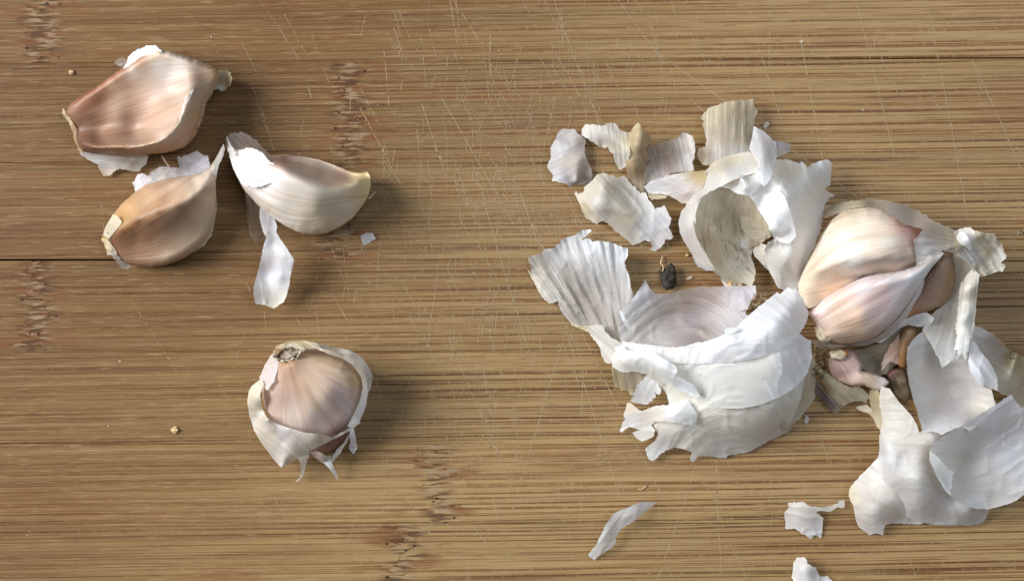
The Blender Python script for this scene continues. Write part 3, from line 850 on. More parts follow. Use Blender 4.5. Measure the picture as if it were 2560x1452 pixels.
# --- clove still in a cup of skins, root hole at the top
t = thing('garlic_clove', 'round garlic clove in loose skins with root hole and two white whiskers', 'garlic clove', (775, 1010), G_CLOVE)
body('clove_body', t, [(690, 886), (712, 872), (745, 868), (785, 870), (835, 880), (868, 892), (898, 920), (914, 950), (918, 985), (912, 1015), (895, 1055), (872, 1085), (850, 1108), (824, 1130), (795, 1132), (740, 1110), (690, 1075), (666, 1030), (655, 985), (660, 940), (672, 910)],
     [(700, 905, 200), (720, 910, 215), (760, 900, 210), (830, 915, 205), (880, 950, 190), (690, 960, 180), (750, 970, 206), (820, 980, 208), (880, 1010, 160), (700, 1040, 150), (770, 1050, 168), (840, 1050, 146), (800, 1110, 92)], rim=[(690, 890, 120), (900, 930, 90), (660, 1000, 80), (800, 1130, 50), (900, 1050, 60)], R=46, c=18,
     cols=[(720, 905, (176, 138, 110)), (730, 940, (188, 158, 140)), (700, 990, (190, 168, 158)), (760, 950, (206, 180, 158)), (790, 1000, (216, 198, 182)), (820, 900, (214, 190, 164)), (850, 980, (206, 184, 186)), (880, 950, (212, 190, 160)), (740, 1040, (220, 206, 202)), (800, 1060, (226, 214, 218)), (870, 1040, (222, 212, 220)), (820, 1110, (150, 108, 100)), (850, 1090, (140, 98, 90)), (660, 930, (230, 205, 200))],
     st=('rad', 712, 880, 150), rough=0.2, wr=1.2)
sheet('back_skin', t, [(700, 862), (712, 856), (734, 852), (756, 851), (789, 856), (820, 864), (850, 871), (875, 876), (900, 888), (919, 911), (931, 938), (930, 955), (926, 972), (921, 984), (917, 955), (906, 925), (890, 905), (868, 888), (830, 874), (790, 870), (760, 872), (735, 866)],
      [(705, 864, 196), (756, 853, 186), (850, 873, 150), (918, 912, 112), (929, 945, 96), (920, 980, 96), (905, 925, 150), (868, 890, 176), (790, 871, 204)], cols=[(740, 858, (206, 186, 150)), (820, 868, (226, 218, 204)), (920, 930, (234, 232, 230)), (922, 975, (230, 226, 222))], rough=0.5, lf=1, st=('lin', 30), step=4, thin=0.04)
sheet('rim_skin', t, [(785, 868), (830, 876), (868, 888), (900, 914), (916, 945), (920, 980), (916, 1012), (909, 1030), (898, 1056), (884, 1066), (868, 1066), (886, 1030), (900, 1000), (908, 968), (902, 940), (884, 914), (858, 896), (820, 884)],
      [(790, 870, 208), (868, 890, 190), (914, 945, 168), (917, 1010, 160), (896, 1056, 140), (872, 1064, 160), (892, 1020, 172), (905, 960, 190), (880, 912, 204), (820, 884, 214)], mat='silk', cols=[(820, 878, (206, 178, 140)), (900, 930, (226, 210, 184)), (912, 1000, (240, 242, 246)), (885, 1055, (236, 238, 242))], rough=0.3, lf=0.6, st=('lin', 70), step=4)
sheet('front_skin', t, [(651, 948), (641, 955), (628, 966), (622, 978), (618, 1006), (624, 1040), (635, 1076), (657, 1112), (685, 1148), (704, 1170), (745, 1145), (773, 1128), (828, 1101), (876, 1076), (902, 1056), (897, 1053), (862, 1076), (828, 1092), (800, 1084), (760, 1080), (725, 1070), (690, 1058), (668, 1045), (655, 1020), (650, 985), (660, 958)],
      [(650, 952, 140), (622, 980, 130), (620, 1010, 120), (640, 1080, 90), (704, 1168, 70), (745, 1143, 92), (828, 1100, 128), (900, 1057, 150), (862, 1076, 176), (800, 1086, 184), (725, 1072, 176), (668, 1045, 168), (652, 990, 172), (690, 1110, 110), (760, 1110, 150)],
      cols=[(635, 990, (234, 228, 206)), (680, 1090, (226, 216, 200)), (704, 1160, (230, 226, 220)), (780, 1095, (232, 226, 212)), (860, 1078, (232, 228, 222)), (700, 1080, (222, 220, 226))], thin=[(640, 1000, 0.06), (700, 1120, 0.14), (780, 1090, 0.2), (730, 1130, 0.24)],
      rough=0.3, lf=1.5, st=('lin', 40), curl=2, cw=6, lines=[[(704, 1168, 72), (718, 1130, 112), (722, 1095, 150), (718, 1072, 178)], [(668, 1046, 170), (692, 1075, 140), (716, 1110, 120)]], c=15)
sheet('left_skin', t, [(690, 880), (704, 892), (697, 905), (692, 930), (684, 955), (668, 975), (652, 960), (650, 945), (655, 928), (666, 906), (678, 888)], [(690, 884, 168), (692, 930, 190), (655, 930, 112), (654, 958, 130), (680, 955, 184)], mat='silk', cols=[(660, 930, (232, 206, 202)), (685, 930, (222, 216, 226)), (690, 890, (214, 196, 166))], rough=0.6, lf=0.8, step=4)
rg = random.Random(3)
ring = []
for k in range(30):
    w = 0.21 * k
    cx, cy = 719 + 35 * math.cos(w + 0.4), 882 + 19 * math.sin(w + 0.4) - 0.12 * 35 * math.cos(w + 0.4)
    p0 = (cx + rg.uniform(-3, 3), cy + rg.uniform(-3, 3), rg.uniform(203, 210))
    w2 = w + rg.uniform(0.2, 0.5)
    ring.append(([p0, (719 + 34 * math.cos(w2 + 0.4) + rg.uniform(-4, 4), 882 + 18 * math.sin(w2 + 0.4) - 4 * math.cos(w2 + 0.4), rg.uniform(205, 213))], rg.uniform(1.2, 3.4), rg.uniform(0.6, 2.4)))
tubes('root_ring', t, ring, 'rootpale')
body('root_hole', t, [(686, 895), (700, 876), (722, 864), (742, 868), (752, 878), (738, 892), (715, 900), (696, 904)], [(700, 890, 200), (740, 876, 206), (722, 886, 214), (695, 895, 196)], rim=202, R=5, cols=[(694, 893, (126, 96, 68)), (705, 880, (104, 76, 52)), (720, 891, (186, 184, 186)), (728, 874, (150, 124, 94)), (742, 874, (190, 180, 168)), (708, 898, (110, 84, 58))], wr=4, lf=5, lfs=9, step=3, base=190, st=('lin', -30))
sheet('root_crust', t, [(690, 862), (700, 858), (716, 860), (730, 858), (752, 863), (765, 872), (758, 880), (748, 872), (732, 866), (715, 868), (702, 876), (690, 888), (681, 897), (684, 880)], [(692, 868, 214), (730, 862, 220), (760, 875, 220), (685, 892, 204)], cols=[(690, 880, (186, 152, 108)), (730, 862, (220, 210, 186))], rough=1.6, lf=2, lfs=12, step=3, wr=2)
sheet('skin_whisker', t, [(744, 1140), (775, 1128), (769, 1150), (763, 1167), (757, 1191), (747, 1202), (738, 1204), (750, 1192), (753, 1175), (750, 1155)], [(755, 1140, 96), (760, 1165, 60), (740, 1202, 22)], cols=(226, 220, 208), rough=0.3, lf=0.5, step=3.5, st=('lin', 95), thin=0.15)
sheet('skin_whisker', t, [(798, 1147), (811, 1141), (825, 1138), (833, 1165), (842, 1184), (846, 1199), (838, 1191), (822, 1169), (810, 1158)], [(812, 1145, 60), (830, 1172, 50), (845, 1197, 26)], cols=(238, 238, 240), rough=0.3, lf=0.5, step=3.5, st=('lin', 60))
sheet('skin_tab', t, [(877, 1073), (885, 1072), (891, 1104), (894, 1120), (883, 1134), (872, 1120), (876, 1106), (875, 1086)], [(880, 1075, 110), (884, 1105, 74), (883, 1132, 40)], cols=(236, 238, 246), rough=0.5, lf=0.5, step=3.5)
sheet('edge_skin', t, [(872, 1084), (877, 1080), (868, 1106), (848, 1136), (831, 1152), (828, 1146), (842, 1126), (858, 1106)], [(873, 1084, 84), (860, 1112, 62), (830, 1150, 52)], cols=(230, 222, 216), rough=0.9, lf=1, step=3.2)
sheet('tip_skin', t, [(776, 1130), (792, 1126), (815, 1138), (830, 1140), (822, 1150), (806, 1158), (798, 1150), (784, 1142)], [(780, 1130, 84), (810, 1140, 92), (806, 1156, 56), (828, 1142, 74)], cols=[(785, 1135, (214, 196, 184)), (815, 1148, (230, 222, 214))], rough=0.6, step=3.5, thin=0.1)

# ------------------------------------------------------------------ small skins left of the bulb
G_FL = 'scraps of dry garlic skin'


def flake(label, outline, ctrl, **kw):
    o = sheet('garlic_skin_scrap', None, outline, ctrl, **kw)
    return tag(o, label, 'garlic skin', G_FL)


flake('small clear skin chip below the tip of the white side-lying clove', [(902, 591), (914, 582), (933, 583), (936, 592), (940, 597), (925, 606), (911, 614), (906, 612), (903, 600)], [(904, 600, 5), (933, 584, 12), (925, 600, 4)], cols=(214, 214, 220), thin=0.3, rough=0.4, step=3.5, curl=3)
flake('oval pale mauve skin scrap at the left end of the upper scraps', [(1407, 322), (1436, 325), (1445, 335), (1465, 351), (1464, 360), (1460, 372), (1465, 392), (1470, 404), (1477, 418), (1480, 435), (1479, 453), (1459, 461), (1439, 460), (1424, 468), (1413, 459), (1396, 456), (1379, 453), (1384, 441), (1376, 430), (1369, 421), (1368, 414), (1377, 395), (1376, 369), (1389, 346), (1394, 331)],
      [(1407, 325, 26), (1460, 352, 18), (1395, 350, 30), (1374, 415, 34), (1440, 400, 40), (1382, 452, 22), (1424, 466, 14), (1440, 455, 30), (1478, 445, 8), (1466, 420, 18), (1425, 360, 34), (1400, 440, 34), (1410, 400, 40)], mat='paper',
      cols=[(1410, 335, (214, 208, 206)), (1425, 400, (218, 204, 190)), (1400, 445, (228, 226, 230)), (1400, 375, (228, 228, 230)), (1465, 435, (188, 172, 164)), (1445, 380, (212, 200, 192))], st=('lin', -25), wr=2, wf=26, lf=1.5, rough=0.9, thin=0.05, lines=[[(1462, 375, 26), (1446, 410, 42), (1440, 458, 32)], [(1380, 384, 36), (1425, 362, 38), (1450, 352, 28)]], c=12, cr=1.5)
t = thing('garlic_skin_scrap', 'curled skin scrap with crinkled white arm and tan upright fold', 'garlic skin', (1560, 400), G_FL)
sheet('crinkled_arm', t, [(1468, 311), (1482, 312), (1497, 314), (1514, 314), (1522, 309), (1531, 306), (1540, 311), (1554, 328), (1566, 330), (1578, 334), (1576, 360), (1574, 390), (1568, 412), (1562, 420), (1551, 424), (1546, 421), (1537, 403), (1534, 386), (1523, 380), (1518, 368), (1508, 370), (1497, 365), (1474, 352), (1462, 346), (1454, 336), (1457, 323)],
      [(1460, 335, 22), (1500, 340, 48), (1530, 310, 40), (1540, 345, 60), (1520, 370, 26), (1570, 340, 62), (1565, 380, 74), (1540, 400, 30), (1555, 420, 24), (1497, 364, 22)], mat='fibre', cols=[(1480, 330, (234, 230, 224)), (1530, 330, (226, 220, 214)), (1570, 350, (214, 204, 176)), (1552, 405, (228, 226, 220))], st=('lin', 84), wr=7, wf=9, lf=2.5, rough=1.3, step=4, curl=4, cw=6)
sheet('tan_fold', t, [(1596, 307), (1589, 312), (1583, 320), (1573, 334), (1571, 352), (1569, 369), (1565, 388), (1562, 403), (1565, 427), (1569, 441), (1580, 458), (1595, 476), (1606, 484), (1618, 485), (1609, 467), (1614, 455), (1613, 418), (1621, 398), (1617, 383), (1614, 372), (1622, 362), (1631, 352), (1630, 346), (1618, 334), (1609, 320)],
      [(1596, 310, 92), (1572, 340, 64), (1566, 400, 56), (1572, 445, 30), (1600, 478, 16), (1612, 430, 34), (1618, 380, 60), (1628, 350, 56), (1596, 360, 96), (1588, 420, 60)], cols=[(1590, 325, (206, 190, 146)), (1575, 370, (206, 190, 152)), (1600, 380, (172, 150, 122)), (1590, 430, (166, 142, 112)), (1610, 345, (182, 160, 128)), (1600, 470, (178, 162, 142))], st=('lin', 82), wr=2, lf=2.5, rough=0.7, step=4, thin=0.05, curl=3)
flake('grey mauve crinkled skin scrap right of the tan fold', [(1618, 366), (1630, 362), (1644, 359), (1664, 354), (1685, 348), (1700, 339), (1711, 332), (1722, 336), (1731, 340), (1734, 350), (1737, 357), (1738, 380), (1731, 398), (1728, 409), (1734, 426), (1710, 430), (1687, 432), (1650, 443), (1636, 452), (1612, 460), (1610, 440), (1614, 420), (1622, 403), (1618, 384)],
      [(1620, 370, 34), (1685, 350, 40), (1730, 342, 56), (1737, 380, 48), (1730, 410, 40), (1690, 400, 18), (1650, 400, 14), (1630, 440, 16), (1650, 365, 40), (1700, 380, 30)], mat='fibre',
      cols=[(1640, 390, (172, 156, 144)), (1680, 390, (188, 174, 162)), (1725, 350, (230, 228, 226)), (1720, 400, (216, 212, 210)), (1640, 440, (206, 200, 196)), (1660, 415, (176, 158, 150))], st=('lin', 75), wr=5, wf=16, lf=2, rough=1.1, step=4, curl=5, cw=8)
flake('large diagonal skin scrap with ragged white end below the curled scrap', [(1510, 431), (1523, 438), (1543, 445), (1560, 438), (1572, 453), (1586, 470), (1601, 482), (1615, 482), (1624, 502), (1638, 522), (1650, 519), (1660, 515), (1670, 528), (1679, 548), (1671, 568), (1682, 592), (1678, 599), (1661, 600), (1662, 609), (1651, 620), (1636, 629), (1620, 624), (1630, 617), (1627, 606), (1612, 600), (1598, 606), (1583, 613), (1560, 594), (1537, 574), (1511, 551), (1491, 561), (1473, 551), (1462, 539), (1453, 519), (1443, 500), (1439, 476), (1445, 484), (1458, 481), (1462, 467), (1479, 453), (1494, 436)],
      [(1510, 434, 40), (1455, 480, 30), (1447, 500, 22), (1470, 545, 12), (1495, 470, 66), (1500, 510, 72), (1530, 540, 40), (1560, 460, 34), (1570, 520, 52), (1600, 490, 30), (1580, 606, 8), (1620, 560, 34), (1660, 520, 40), (1676, 560, 30), (1640, 625, 6), (1670, 596, 22), (1540, 490, 60)], mat='paper',
      cols=[(1500, 460, (216, 208, 192)), (1490, 510, (232, 230, 228)), (1465, 520, (212, 198, 166)), (1530, 480, (204, 194, 178)), (1560, 540, (200, 188, 168)), (1560, 575, (206, 196, 184)), (1600, 500, (218, 214, 210)), (1620, 570, (232, 232, 236)), (1660, 540, (234, 234, 238)), (1660, 590, (228, 224, 222))], st=('lin', 48), wr=3, wf=24, lf=3, rough=1.3, thin=[(1500, 480, 0.03), (1600, 590, 0.12), (1660, 560, 0.02)], curl=3, lines=[[(1508, 465, 74), (1530, 500, 70), (1575, 535, 54), (1590, 560, 42)]], c=16)
flake('fan-shaped ribbed grey skin scrap left of the husk pile', [(1473, 572), (1477, 578), (1462, 592), (1452, 601), (1467, 595), (1482, 605), (1500, 601), (1524, 605), (1540, 610), (1551, 617), (1567, 622), (1568, 642), (1561, 657), (1564, 668), (1567, 681), (1573, 696), (1579, 724), (1586, 741), (1573, 757), (1560, 790), (1560, 830), (1556, 870), (1540, 890), (1510, 888), (1494, 856), (1470, 828), (1446, 818), (1427, 808), (1406, 784), (1398, 766), (1394, 754), (1373, 759), (1358, 748), (1344, 725), (1331, 700), (1318, 672), (1330, 684), (1327, 663), (1320, 646), (1331, 639), (1354, 634), (1363, 622), (1382, 620), (1412, 599), (1448, 581)],
      [(1473, 574, 40), (1380, 622, 44), (1325, 655, 34), (1322, 675, 16), (1345, 720, 12), (1400, 780, 16), (1460, 825, 22), (1500, 870, 30), (1550, 620, 62), (1566, 640, 60), (1580, 735, 56), (1500, 610, 58), (1440, 650, 44), (1400, 690, 30), (1480, 720, 30), (1530, 700, 42), (1540, 800, 40), (1450, 770, 20)], mat='fibre',
      cols=[(1400, 640, (222, 222, 226)), (1500, 620, (236, 238, 242)), (1550, 640, (236, 238, 242)), (1350, 680, (216, 208, 196)), (1420, 700, (196, 188, 178)), (1460, 740, (182, 172, 162)), (1520, 720, (196, 190, 184)), (1560, 720, (216, 214, 214)), (1480, 790, (190, 180, 170)), (1380, 740, (220, 214, 204)), (1540, 850, (210, 206, 200))], st=('rad', 1585, 1010, 420), wr=9, wf=11, lf=2, rough=1.2, thin=[(1500, 630, 0.0), (1470, 760, 0.16), (1380, 700, 0.08)], curl=4, cw=8, step=4.5)
flake('pale translucent strip along the lower edge of the ribbed fan scrap', [(1427, 806), (1440, 812), (1468, 814), (1490, 812), (1506, 813), (1510, 822), (1512, 829), (1521, 836), (1530, 845), (1552, 855), (1575, 868), (1560, 890), (1535, 905), (1525, 910), (1511, 905), (1505, 885), (1494, 858), (1470, 830), (1445, 819), (1428, 810)],
      [(1435, 811, 36), (1506, 815, 62), (1530, 847, 70), (1560, 875, 90), (1520, 900, 60), (1495, 858, 40), (1470, 830, 34)], cols=[(1450, 815, (224, 212, 176)), (1500, 830, (226, 224, 220)), (1530, 880, (216, 212, 204))], st=('lin', 40), thin=0.14, wr=2, lf=2, rough=1.2, step=4.5)
flake('tiny white skin chip beside the tan skin at the top', [(1907, 318), (1912, 306), (1920, 305), (1923, 312), (1914, 322)], [(1914, 313, 7)], cols=(226, 216, 206), rough=0.5, step=3, lf=1.5, lfs=8)
flake('narrow bent white skin sliver at the bottom centre', [(1609, 1253), (1625, 1254), (1643, 1254), (1620, 1273), (1600, 1290), (1581, 1304), (1560, 1316), (1549, 1327), (1540, 1342), (1538, 1358), (1528, 1370), (1505, 1382), (1486, 1399), (1476, 1393), (1470, 1386), (1490, 1363), (1497, 1347), (1505, 1332), (1516, 1308), (1533, 1284), (1548, 1276), (1566, 1270), (1590, 1258)],
      [(1640, 1255, 10), (1600, 1270, 44), (1560, 1290, 56), (1520, 1330, 54), (1536, 1355, 30), (1490, 1375, 26), (1478, 1392, 10), (1545, 1320, 40)], mat='silk', cols=[(1600, 1265, (222, 222, 230)), (1540, 1310, (218, 218, 224)), (1500, 1370, (232, 234, 240))], st=('lin', 128), wr=3, wf=16, lf=1, rough=0.5, step=4)
flake('square skin scrap with a thin white tail near the bottom right', [(1969, 1256), (1985, 1254), (2005, 1254), (2025, 1264), (2050, 1268), (2076, 1264), (2090, 1259), (2098, 1257), (2098, 1250), (2112, 1251), (2110, 1268), (2095, 1266), (2076, 1277), (2045, 1277), (2040, 1280), (2059, 1293), (2057, 1312), (2052, 1345), (2046, 1340), (2036, 1337), (2026, 1346), (2012, 1336), (2000, 1329), (1984, 1321), (1964, 1321), (1963, 1300), (1961, 1287), (1965, 1276), (1972, 1268)],
      [(1970, 1258, 26), (2010, 1262, 34), (2060, 1272, 24), (2105, 1258, 14), (1966, 1310, 12), (2010, 1300, 24), (2050, 1340, 6), (2056, 1300, 14)], mat='silk', cols=[(2000, 1260, (222, 216, 208)), (2010, 1300, (212, 202, 194)), (2030, 1335, (222, 220, 224)), (2090, 1265, (230, 226, 216))], st=('lin', 8), wr=2, wf=16, lf=1.5, rough=1.0, step=4)
flake('white skin scrap cut off by the bottom edge of the view', [(1991, 1392), (2011, 1392), (2019, 1405), (2029, 1413), (2039, 1419), (2045, 1430), (2049, 1441), (2058, 1440), (2067, 1440), (2080, 1452), (2090, 1475), (2060, 1500), (2010, 1496), (1985, 1475), (1983, 1450), (1981, 1427), (1983, 1405)],
      [(1995, 1395, 14), (2015, 1420, 36), (2050, 1445, 16), (2030, 1480, 30), (1984, 1440, 10)], mat='silk', cols=[(2000, 1405, (212, 204, 202)), (2015, 1440, (228, 228, 232)), (2060, 1460, (222, 222, 226))], st=('lin', 30), wr=3, lf=2, rough=1.3, step=4)
flake('tiny white sliver on the board below the root', [(2009, 1052), (2014, 1036), (2021, 1040), (2024, 1047), (2016, 1060)], [(2014, 1040, 12), (2016, 1056, 4)], cols=(234, 230, 226), rough=0.6, step=3, lf=1, lfs=8)
flake('tiny pale chip right of the black crumb', [(1714, 696), (1722, 692), (1731, 691), (1728, 697), (1718, 699)], [(1722, 695, 5)], cols=(232, 216, 204), rough=0.3, step=3, lf=0.5)

# ------------------------------------------------------------------ crumbs
t = thing('black_crumb', 'small black crumb with a thin root hair in the gap between skins', 'crumb', (1670, 690))
lump('crumb_body', t, (1669, 694, 16), 21, 28, 15, 'black', 3, 0.6)
lump('crumb_cap', t, (1677, 671, 18), 10, 6, 6, 'root', 5, 0.15)
tubes('root_hair', t, [([(1656, 640, 6), (1655, 648, 10), (1651, 656, 12), (1656, 663, 12), (1659, 670, 14), (1656, 678, 16), (1655, 684, 14)], 2.0, 1.6)], 'crumb')
tag(lump('tan_crumb', None, (439, 1074, 4), 9, 7, 6, 'crumb', 9, 0.5), 'tan crumb on the bare board left of the round clove', 'crumb', 'tan crumbs')
tag(lump('tan_crumb', None, (180, 182, 3), 6, 5, 5, 'crumb', 12, 0.5), 'tan crumb on the board near the top left bamboo knot', 'crumb', 'tan crumbs')
tag(lump('tan_crumb', None, (1719, 638, 3), 5, 4, 4, 'crumb', 15, 0.5), 'tiny tan crumb beside the curled husk shell', 'crumb', 'tan crumbs')
tag(tubes('root_hair', None, [([(1586, 1216, 2), (1592, 1223, 2.5), (1602, 1224, 3), (1610, 1219, 3), (1617, 1212, 3)], 1.6, 1.2)], 'crumb', wpt(1600, 1220)), 'short curved root hair on the board above the white sliver', 'root hair')

# ------------------------------------------------------------------ upper husk: curled shell of skins
t = thing('garlic_husk', 'upper husk of white skins curled round a stained hollow', 'garlic husk', (1880, 520))
sheet('inner_shell', t, [(1734, 540), (1740, 515), (1752, 495), (1775, 478), (1803, 466), (1850, 476), (1880, 485), (1904, 520), (1925, 560), (1926, 590), (1900, 610), (1880, 626), (1878, 642), (1884, 660), (1889, 680), (1888, 702), (1872, 716), (1858, 706), (1846, 712), (1828, 726), (1814, 706), (1796, 686), (1776, 660), (1755, 625), (1742, 595), (1735, 565)],
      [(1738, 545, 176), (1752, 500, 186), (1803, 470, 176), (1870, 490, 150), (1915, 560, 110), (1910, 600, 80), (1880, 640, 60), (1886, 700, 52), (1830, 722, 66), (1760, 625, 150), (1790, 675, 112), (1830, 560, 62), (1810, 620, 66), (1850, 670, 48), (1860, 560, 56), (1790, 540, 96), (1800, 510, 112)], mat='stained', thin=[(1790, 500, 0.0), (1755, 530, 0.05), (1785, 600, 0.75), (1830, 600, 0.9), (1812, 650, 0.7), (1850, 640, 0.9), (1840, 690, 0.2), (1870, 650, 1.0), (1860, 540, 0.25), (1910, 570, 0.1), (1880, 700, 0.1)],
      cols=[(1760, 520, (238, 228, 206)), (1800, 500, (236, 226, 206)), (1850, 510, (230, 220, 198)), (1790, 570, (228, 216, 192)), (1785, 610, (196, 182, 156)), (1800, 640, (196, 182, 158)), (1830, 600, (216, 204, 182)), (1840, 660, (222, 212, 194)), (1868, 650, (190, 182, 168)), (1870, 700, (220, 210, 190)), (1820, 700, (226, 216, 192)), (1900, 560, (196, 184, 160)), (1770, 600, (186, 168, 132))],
      st=('lin', 82, 3.0), wr=3, wf=20, lf=2, rough=1.0, lines=[[(1743, 540, 168), (1750, 580, 158), (1768, 625, 138), (1792, 668, 116), (1808, 692, 98)], [(1752, 545, 134), (1762, 590, 122), (1782, 640, 104), (1800, 668, 92)]], c=12)
sheet('outer_band', t, [(1763, 427), (1752, 455), (1741, 478), (1719, 508), (1703, 530), (1696, 556), (1699, 580), (1708, 602), (1726, 628), (1737, 646), (1757, 662), (1779, 674), (1799, 694), (1812, 716), (1826, 728), (1831, 718), (1815, 702), (1797, 682), (1776, 655), (1757, 622), (1744, 590), (1738, 560), (1739, 532), (1748, 507), (1766, 486), (1795, 470), (1830, 452), (1860, 440), (1896, 430), (1900, 400), (1872, 378), (1845, 384), (1817, 391), (1800, 398), (1785, 405)],
      [(1763, 430, 100), (1741, 478, 96), (1703, 532, 70), (1697, 560, 60), (1710, 605, 58), (1737, 645, 54), (1799, 692, 50), (1826, 726, 66), (1795, 682, 112), (1757, 622, 158), (1740, 560, 184), (1748, 510, 196), (1795, 470, 206), (1860, 440, 214), (1895, 415, 206), (1872, 382, 150), (1817, 394, 126), (1720, 560, 150), (1730, 510, 160), (1740, 610, 124), (1800, 430, 184)],
      mat='silk', cols=[(1720, 560, (238, 236, 234)), (1720, 610, (232, 230, 228)), (1780, 670, (226, 222, 212)), (1770, 460, (238, 238, 238)), (1830, 400, (226, 208, 160)), (1840, 430, (236, 238, 240)), (1785, 410, (222, 204, 160))], st=('lin', 100, 3), wr=1.5, lf=1.5, rough=0.5, c=20)
sheet('side_skin', t, [(1732, 640), (1745, 650), (1770, 668), (1782, 676), (1765, 675), (1750, 667), (1737, 656)], [(1740, 650, 14), (1775, 672, 22)], cols=(216, 216, 224), thin=0.2, rough=1.0, step=4)
tubes('stem_scar', t, [([(1822, 700, 70), (1827, 714, 76), (1828, 724, 70), (1824, 728, 60)], 8, 5), ([(1842, 712, 60), (1850, 713, 62), (1856, 710, 58)], 4, 3)], 'crumb')
sheet('inner_lobe', t, [(1850, 533), (1860, 530), (1872, 529), (1890, 538), (1905, 548), (1914, 560), (1920, 573), (1918, 586), (1912, 596), (1895, 597), (1879, 594), (1865, 584), (1853, 569)], [(1852, 535, 82), (1880, 560, 84), (1918, 575, 96), (1880, 593, 76), (1855, 568, 76)], mat='paper', cols=[(1870, 550, (212, 204, 184)), (1900, 580, (204, 194, 172))], rough=0.3, lf=1, step=4)
sheet('inner_shred', t, [(1850, 600), (1868, 596), (1890, 604), (1896, 612), (1880, 614), (1866, 622), (1852, 616)], [(1850, 605, 66), (1880, 606, 74), (1894, 611, 90)], cols=[(1855, 608, (222, 220, 226)), (1885, 610, (168, 152, 124))], rough=0.8, step=3.5, lf=1)
sheet('right_skin', t, [(1930, 398), (1967, 400), (1985, 404), (2000, 409), (2004, 404), (2018, 420), (2027, 414), (2038, 408), (2052, 402), (2063, 398), (2072, 401), (2081, 409), (2078, 434), (2074, 464), (2066, 468), (2062, 474), (2074, 481), (2086, 490), (2074, 495), (2069, 501), (2058, 519), (2060, 540), (2050, 575), (2036, 615), (2020, 650), (2005, 690), (1996, 720), (1970, 728), (1945, 719), (1932, 695), (1920, 672), (1915, 650), (1912, 625), (1920, 606), (1935, 598), (1926, 580), (1918, 558), (1908, 540), (1896, 522), (1886, 505), (1872, 490), (1880, 470), (1900, 445), (1915, 420)],
      [(1935, 402, 130), (2000, 412, 118), (2040, 412, 92), (2076, 410, 66), (2080, 436, 56), (2084, 490, 46), (2058, 518, 60), (2050, 570, 62), (2020, 650, 60), (1996, 716, 60), (1945, 716, 64), (1918, 660, 90), (1932, 598, 176), (1896, 522, 206), (1876, 490, 226), (1910, 440, 214), (1960, 450, 208), (1960, 520, 232), (1990, 580, 206), (2010, 480, 184), (2050, 450, 112), (1960, 650, 156), (2000, 640, 130)],
      mat='silk', cols=[(1970, 430, (230, 222, 204)), (1950, 500, (242, 243, 246)), (2000, 520, (238, 238, 238)), (2050, 430, (240, 239, 240)), (2040, 480, (236, 233, 228)), (1960, 570, (242, 242, 244)), (1990, 620, (238, 237, 236)), (1960, 690, (224, 220, 212)), (2000, 700, (232, 234, 242)), (1930, 640, (222, 216, 202))],
      st=('lin', 68), wr=3.5, wf=26, lf=3, rough=0.9, thin=0.02, curl=3, lines=[[(1938, 600, 180), (1955, 610, 176), (1985, 606, 184), (2020, 588, 140)], [(1930, 470, 216), (1950, 520, 236), (1975, 570, 222)], [(1935, 598, 176), (1918, 625, 140), (1922, 660, 100), (1940, 700, 80)]], c=16)
sheet('overlap_skin', t, [(1930, 480), (1945, 472), (1962, 490), (1972, 520), (1985, 560), (1990, 590), (1975, 608), (1950, 606), (1935, 590), (1928, 560), (1915, 530), (1900, 510), (1905, 492)], [(1935, 480, 228), (1905, 510, 218), (1932, 580, 206), (1975, 605, 212), (1985, 570, 222), (1955, 530, 246)], mat='silk', cols=(234, 234, 236), st=('lin', 66), rough=0.8, thin=0.06, wr=1, lf=0.5, cr=1)
sheet('lower_lobe', t, [(1882, 626), (1890, 616), (1902, 608), (1915, 612), (1922, 630), (1930, 655), (1938, 682), (1925, 678), (1912, 668), (1898, 652), (1886, 640)], [(1884, 628, 70), (1905, 610, 92), (1935, 678, 78), (1908, 650, 88), (1915, 630, 106)], mat='silk', cols=(222, 214, 194), rough=0.3, step=4, lf=1)
sheet('top_fold', t, [(1803, 467), (1826, 452), (1850, 438), (1872, 426), (1894, 417), (1904, 440), (1908, 456), (1895, 472), (1876, 489), (1860, 488), (1843, 485), (1828, 474)], [(1805, 466, 214), (1850, 440, 232), (1894, 420, 234), (1905, 455, 236), (1876, 487, 240), (1843, 484, 230), (1860, 460, 250)], mat='silk', cols=(240, 240, 240), st=('lin', 60), rough=0.8, wr=3, wf=20, lf=1.5, lines=[[(1850, 440, 234), (1876, 464, 250), (1890, 474, 244)]], c=14)
sheet('upper_ribbon', t, [(1885, 316), (1897, 322), (1909, 328), (1922, 340), (1934, 351), (1940, 356), (1941, 390), (1938, 405), (1934, 415), (1928, 444), (1918, 460), (1908, 468), (1902, 452), (1898, 424), (1894, 402), (1880, 385), (1872, 372), (1880, 345)],
      [(1886, 320, 120), (1936, 355, 128), (1940, 390, 170), (1930, 440, 244), (1908, 464, 256), (1898, 420, 236), (1876, 376, 160), (1910, 380, 190)], mat='silk', cols=[(1900, 340, (232, 230, 236)), (1920, 400, (240, 242, 246)), (1910, 450, (240, 240, 242))], st=('lin', 75), wr=2.5, wf=14, lf=1, rough=0.4, step=4.5)
sheet('ribbon_tab', t, [(1938, 353), (1955, 355), (1976, 359), (1977, 370), (1976, 380), (1958, 388), (1940, 395)], [(1940, 355, 110), (1975, 362, 80), (1974, 378, 72), (1942, 392, 120)], mat='fibre', cols=[(1955, 365, (220, 218, 230)), (1960, 385, (222, 212, 200))], st=('lin', 80), rough=0.6, wr=2, step=4)
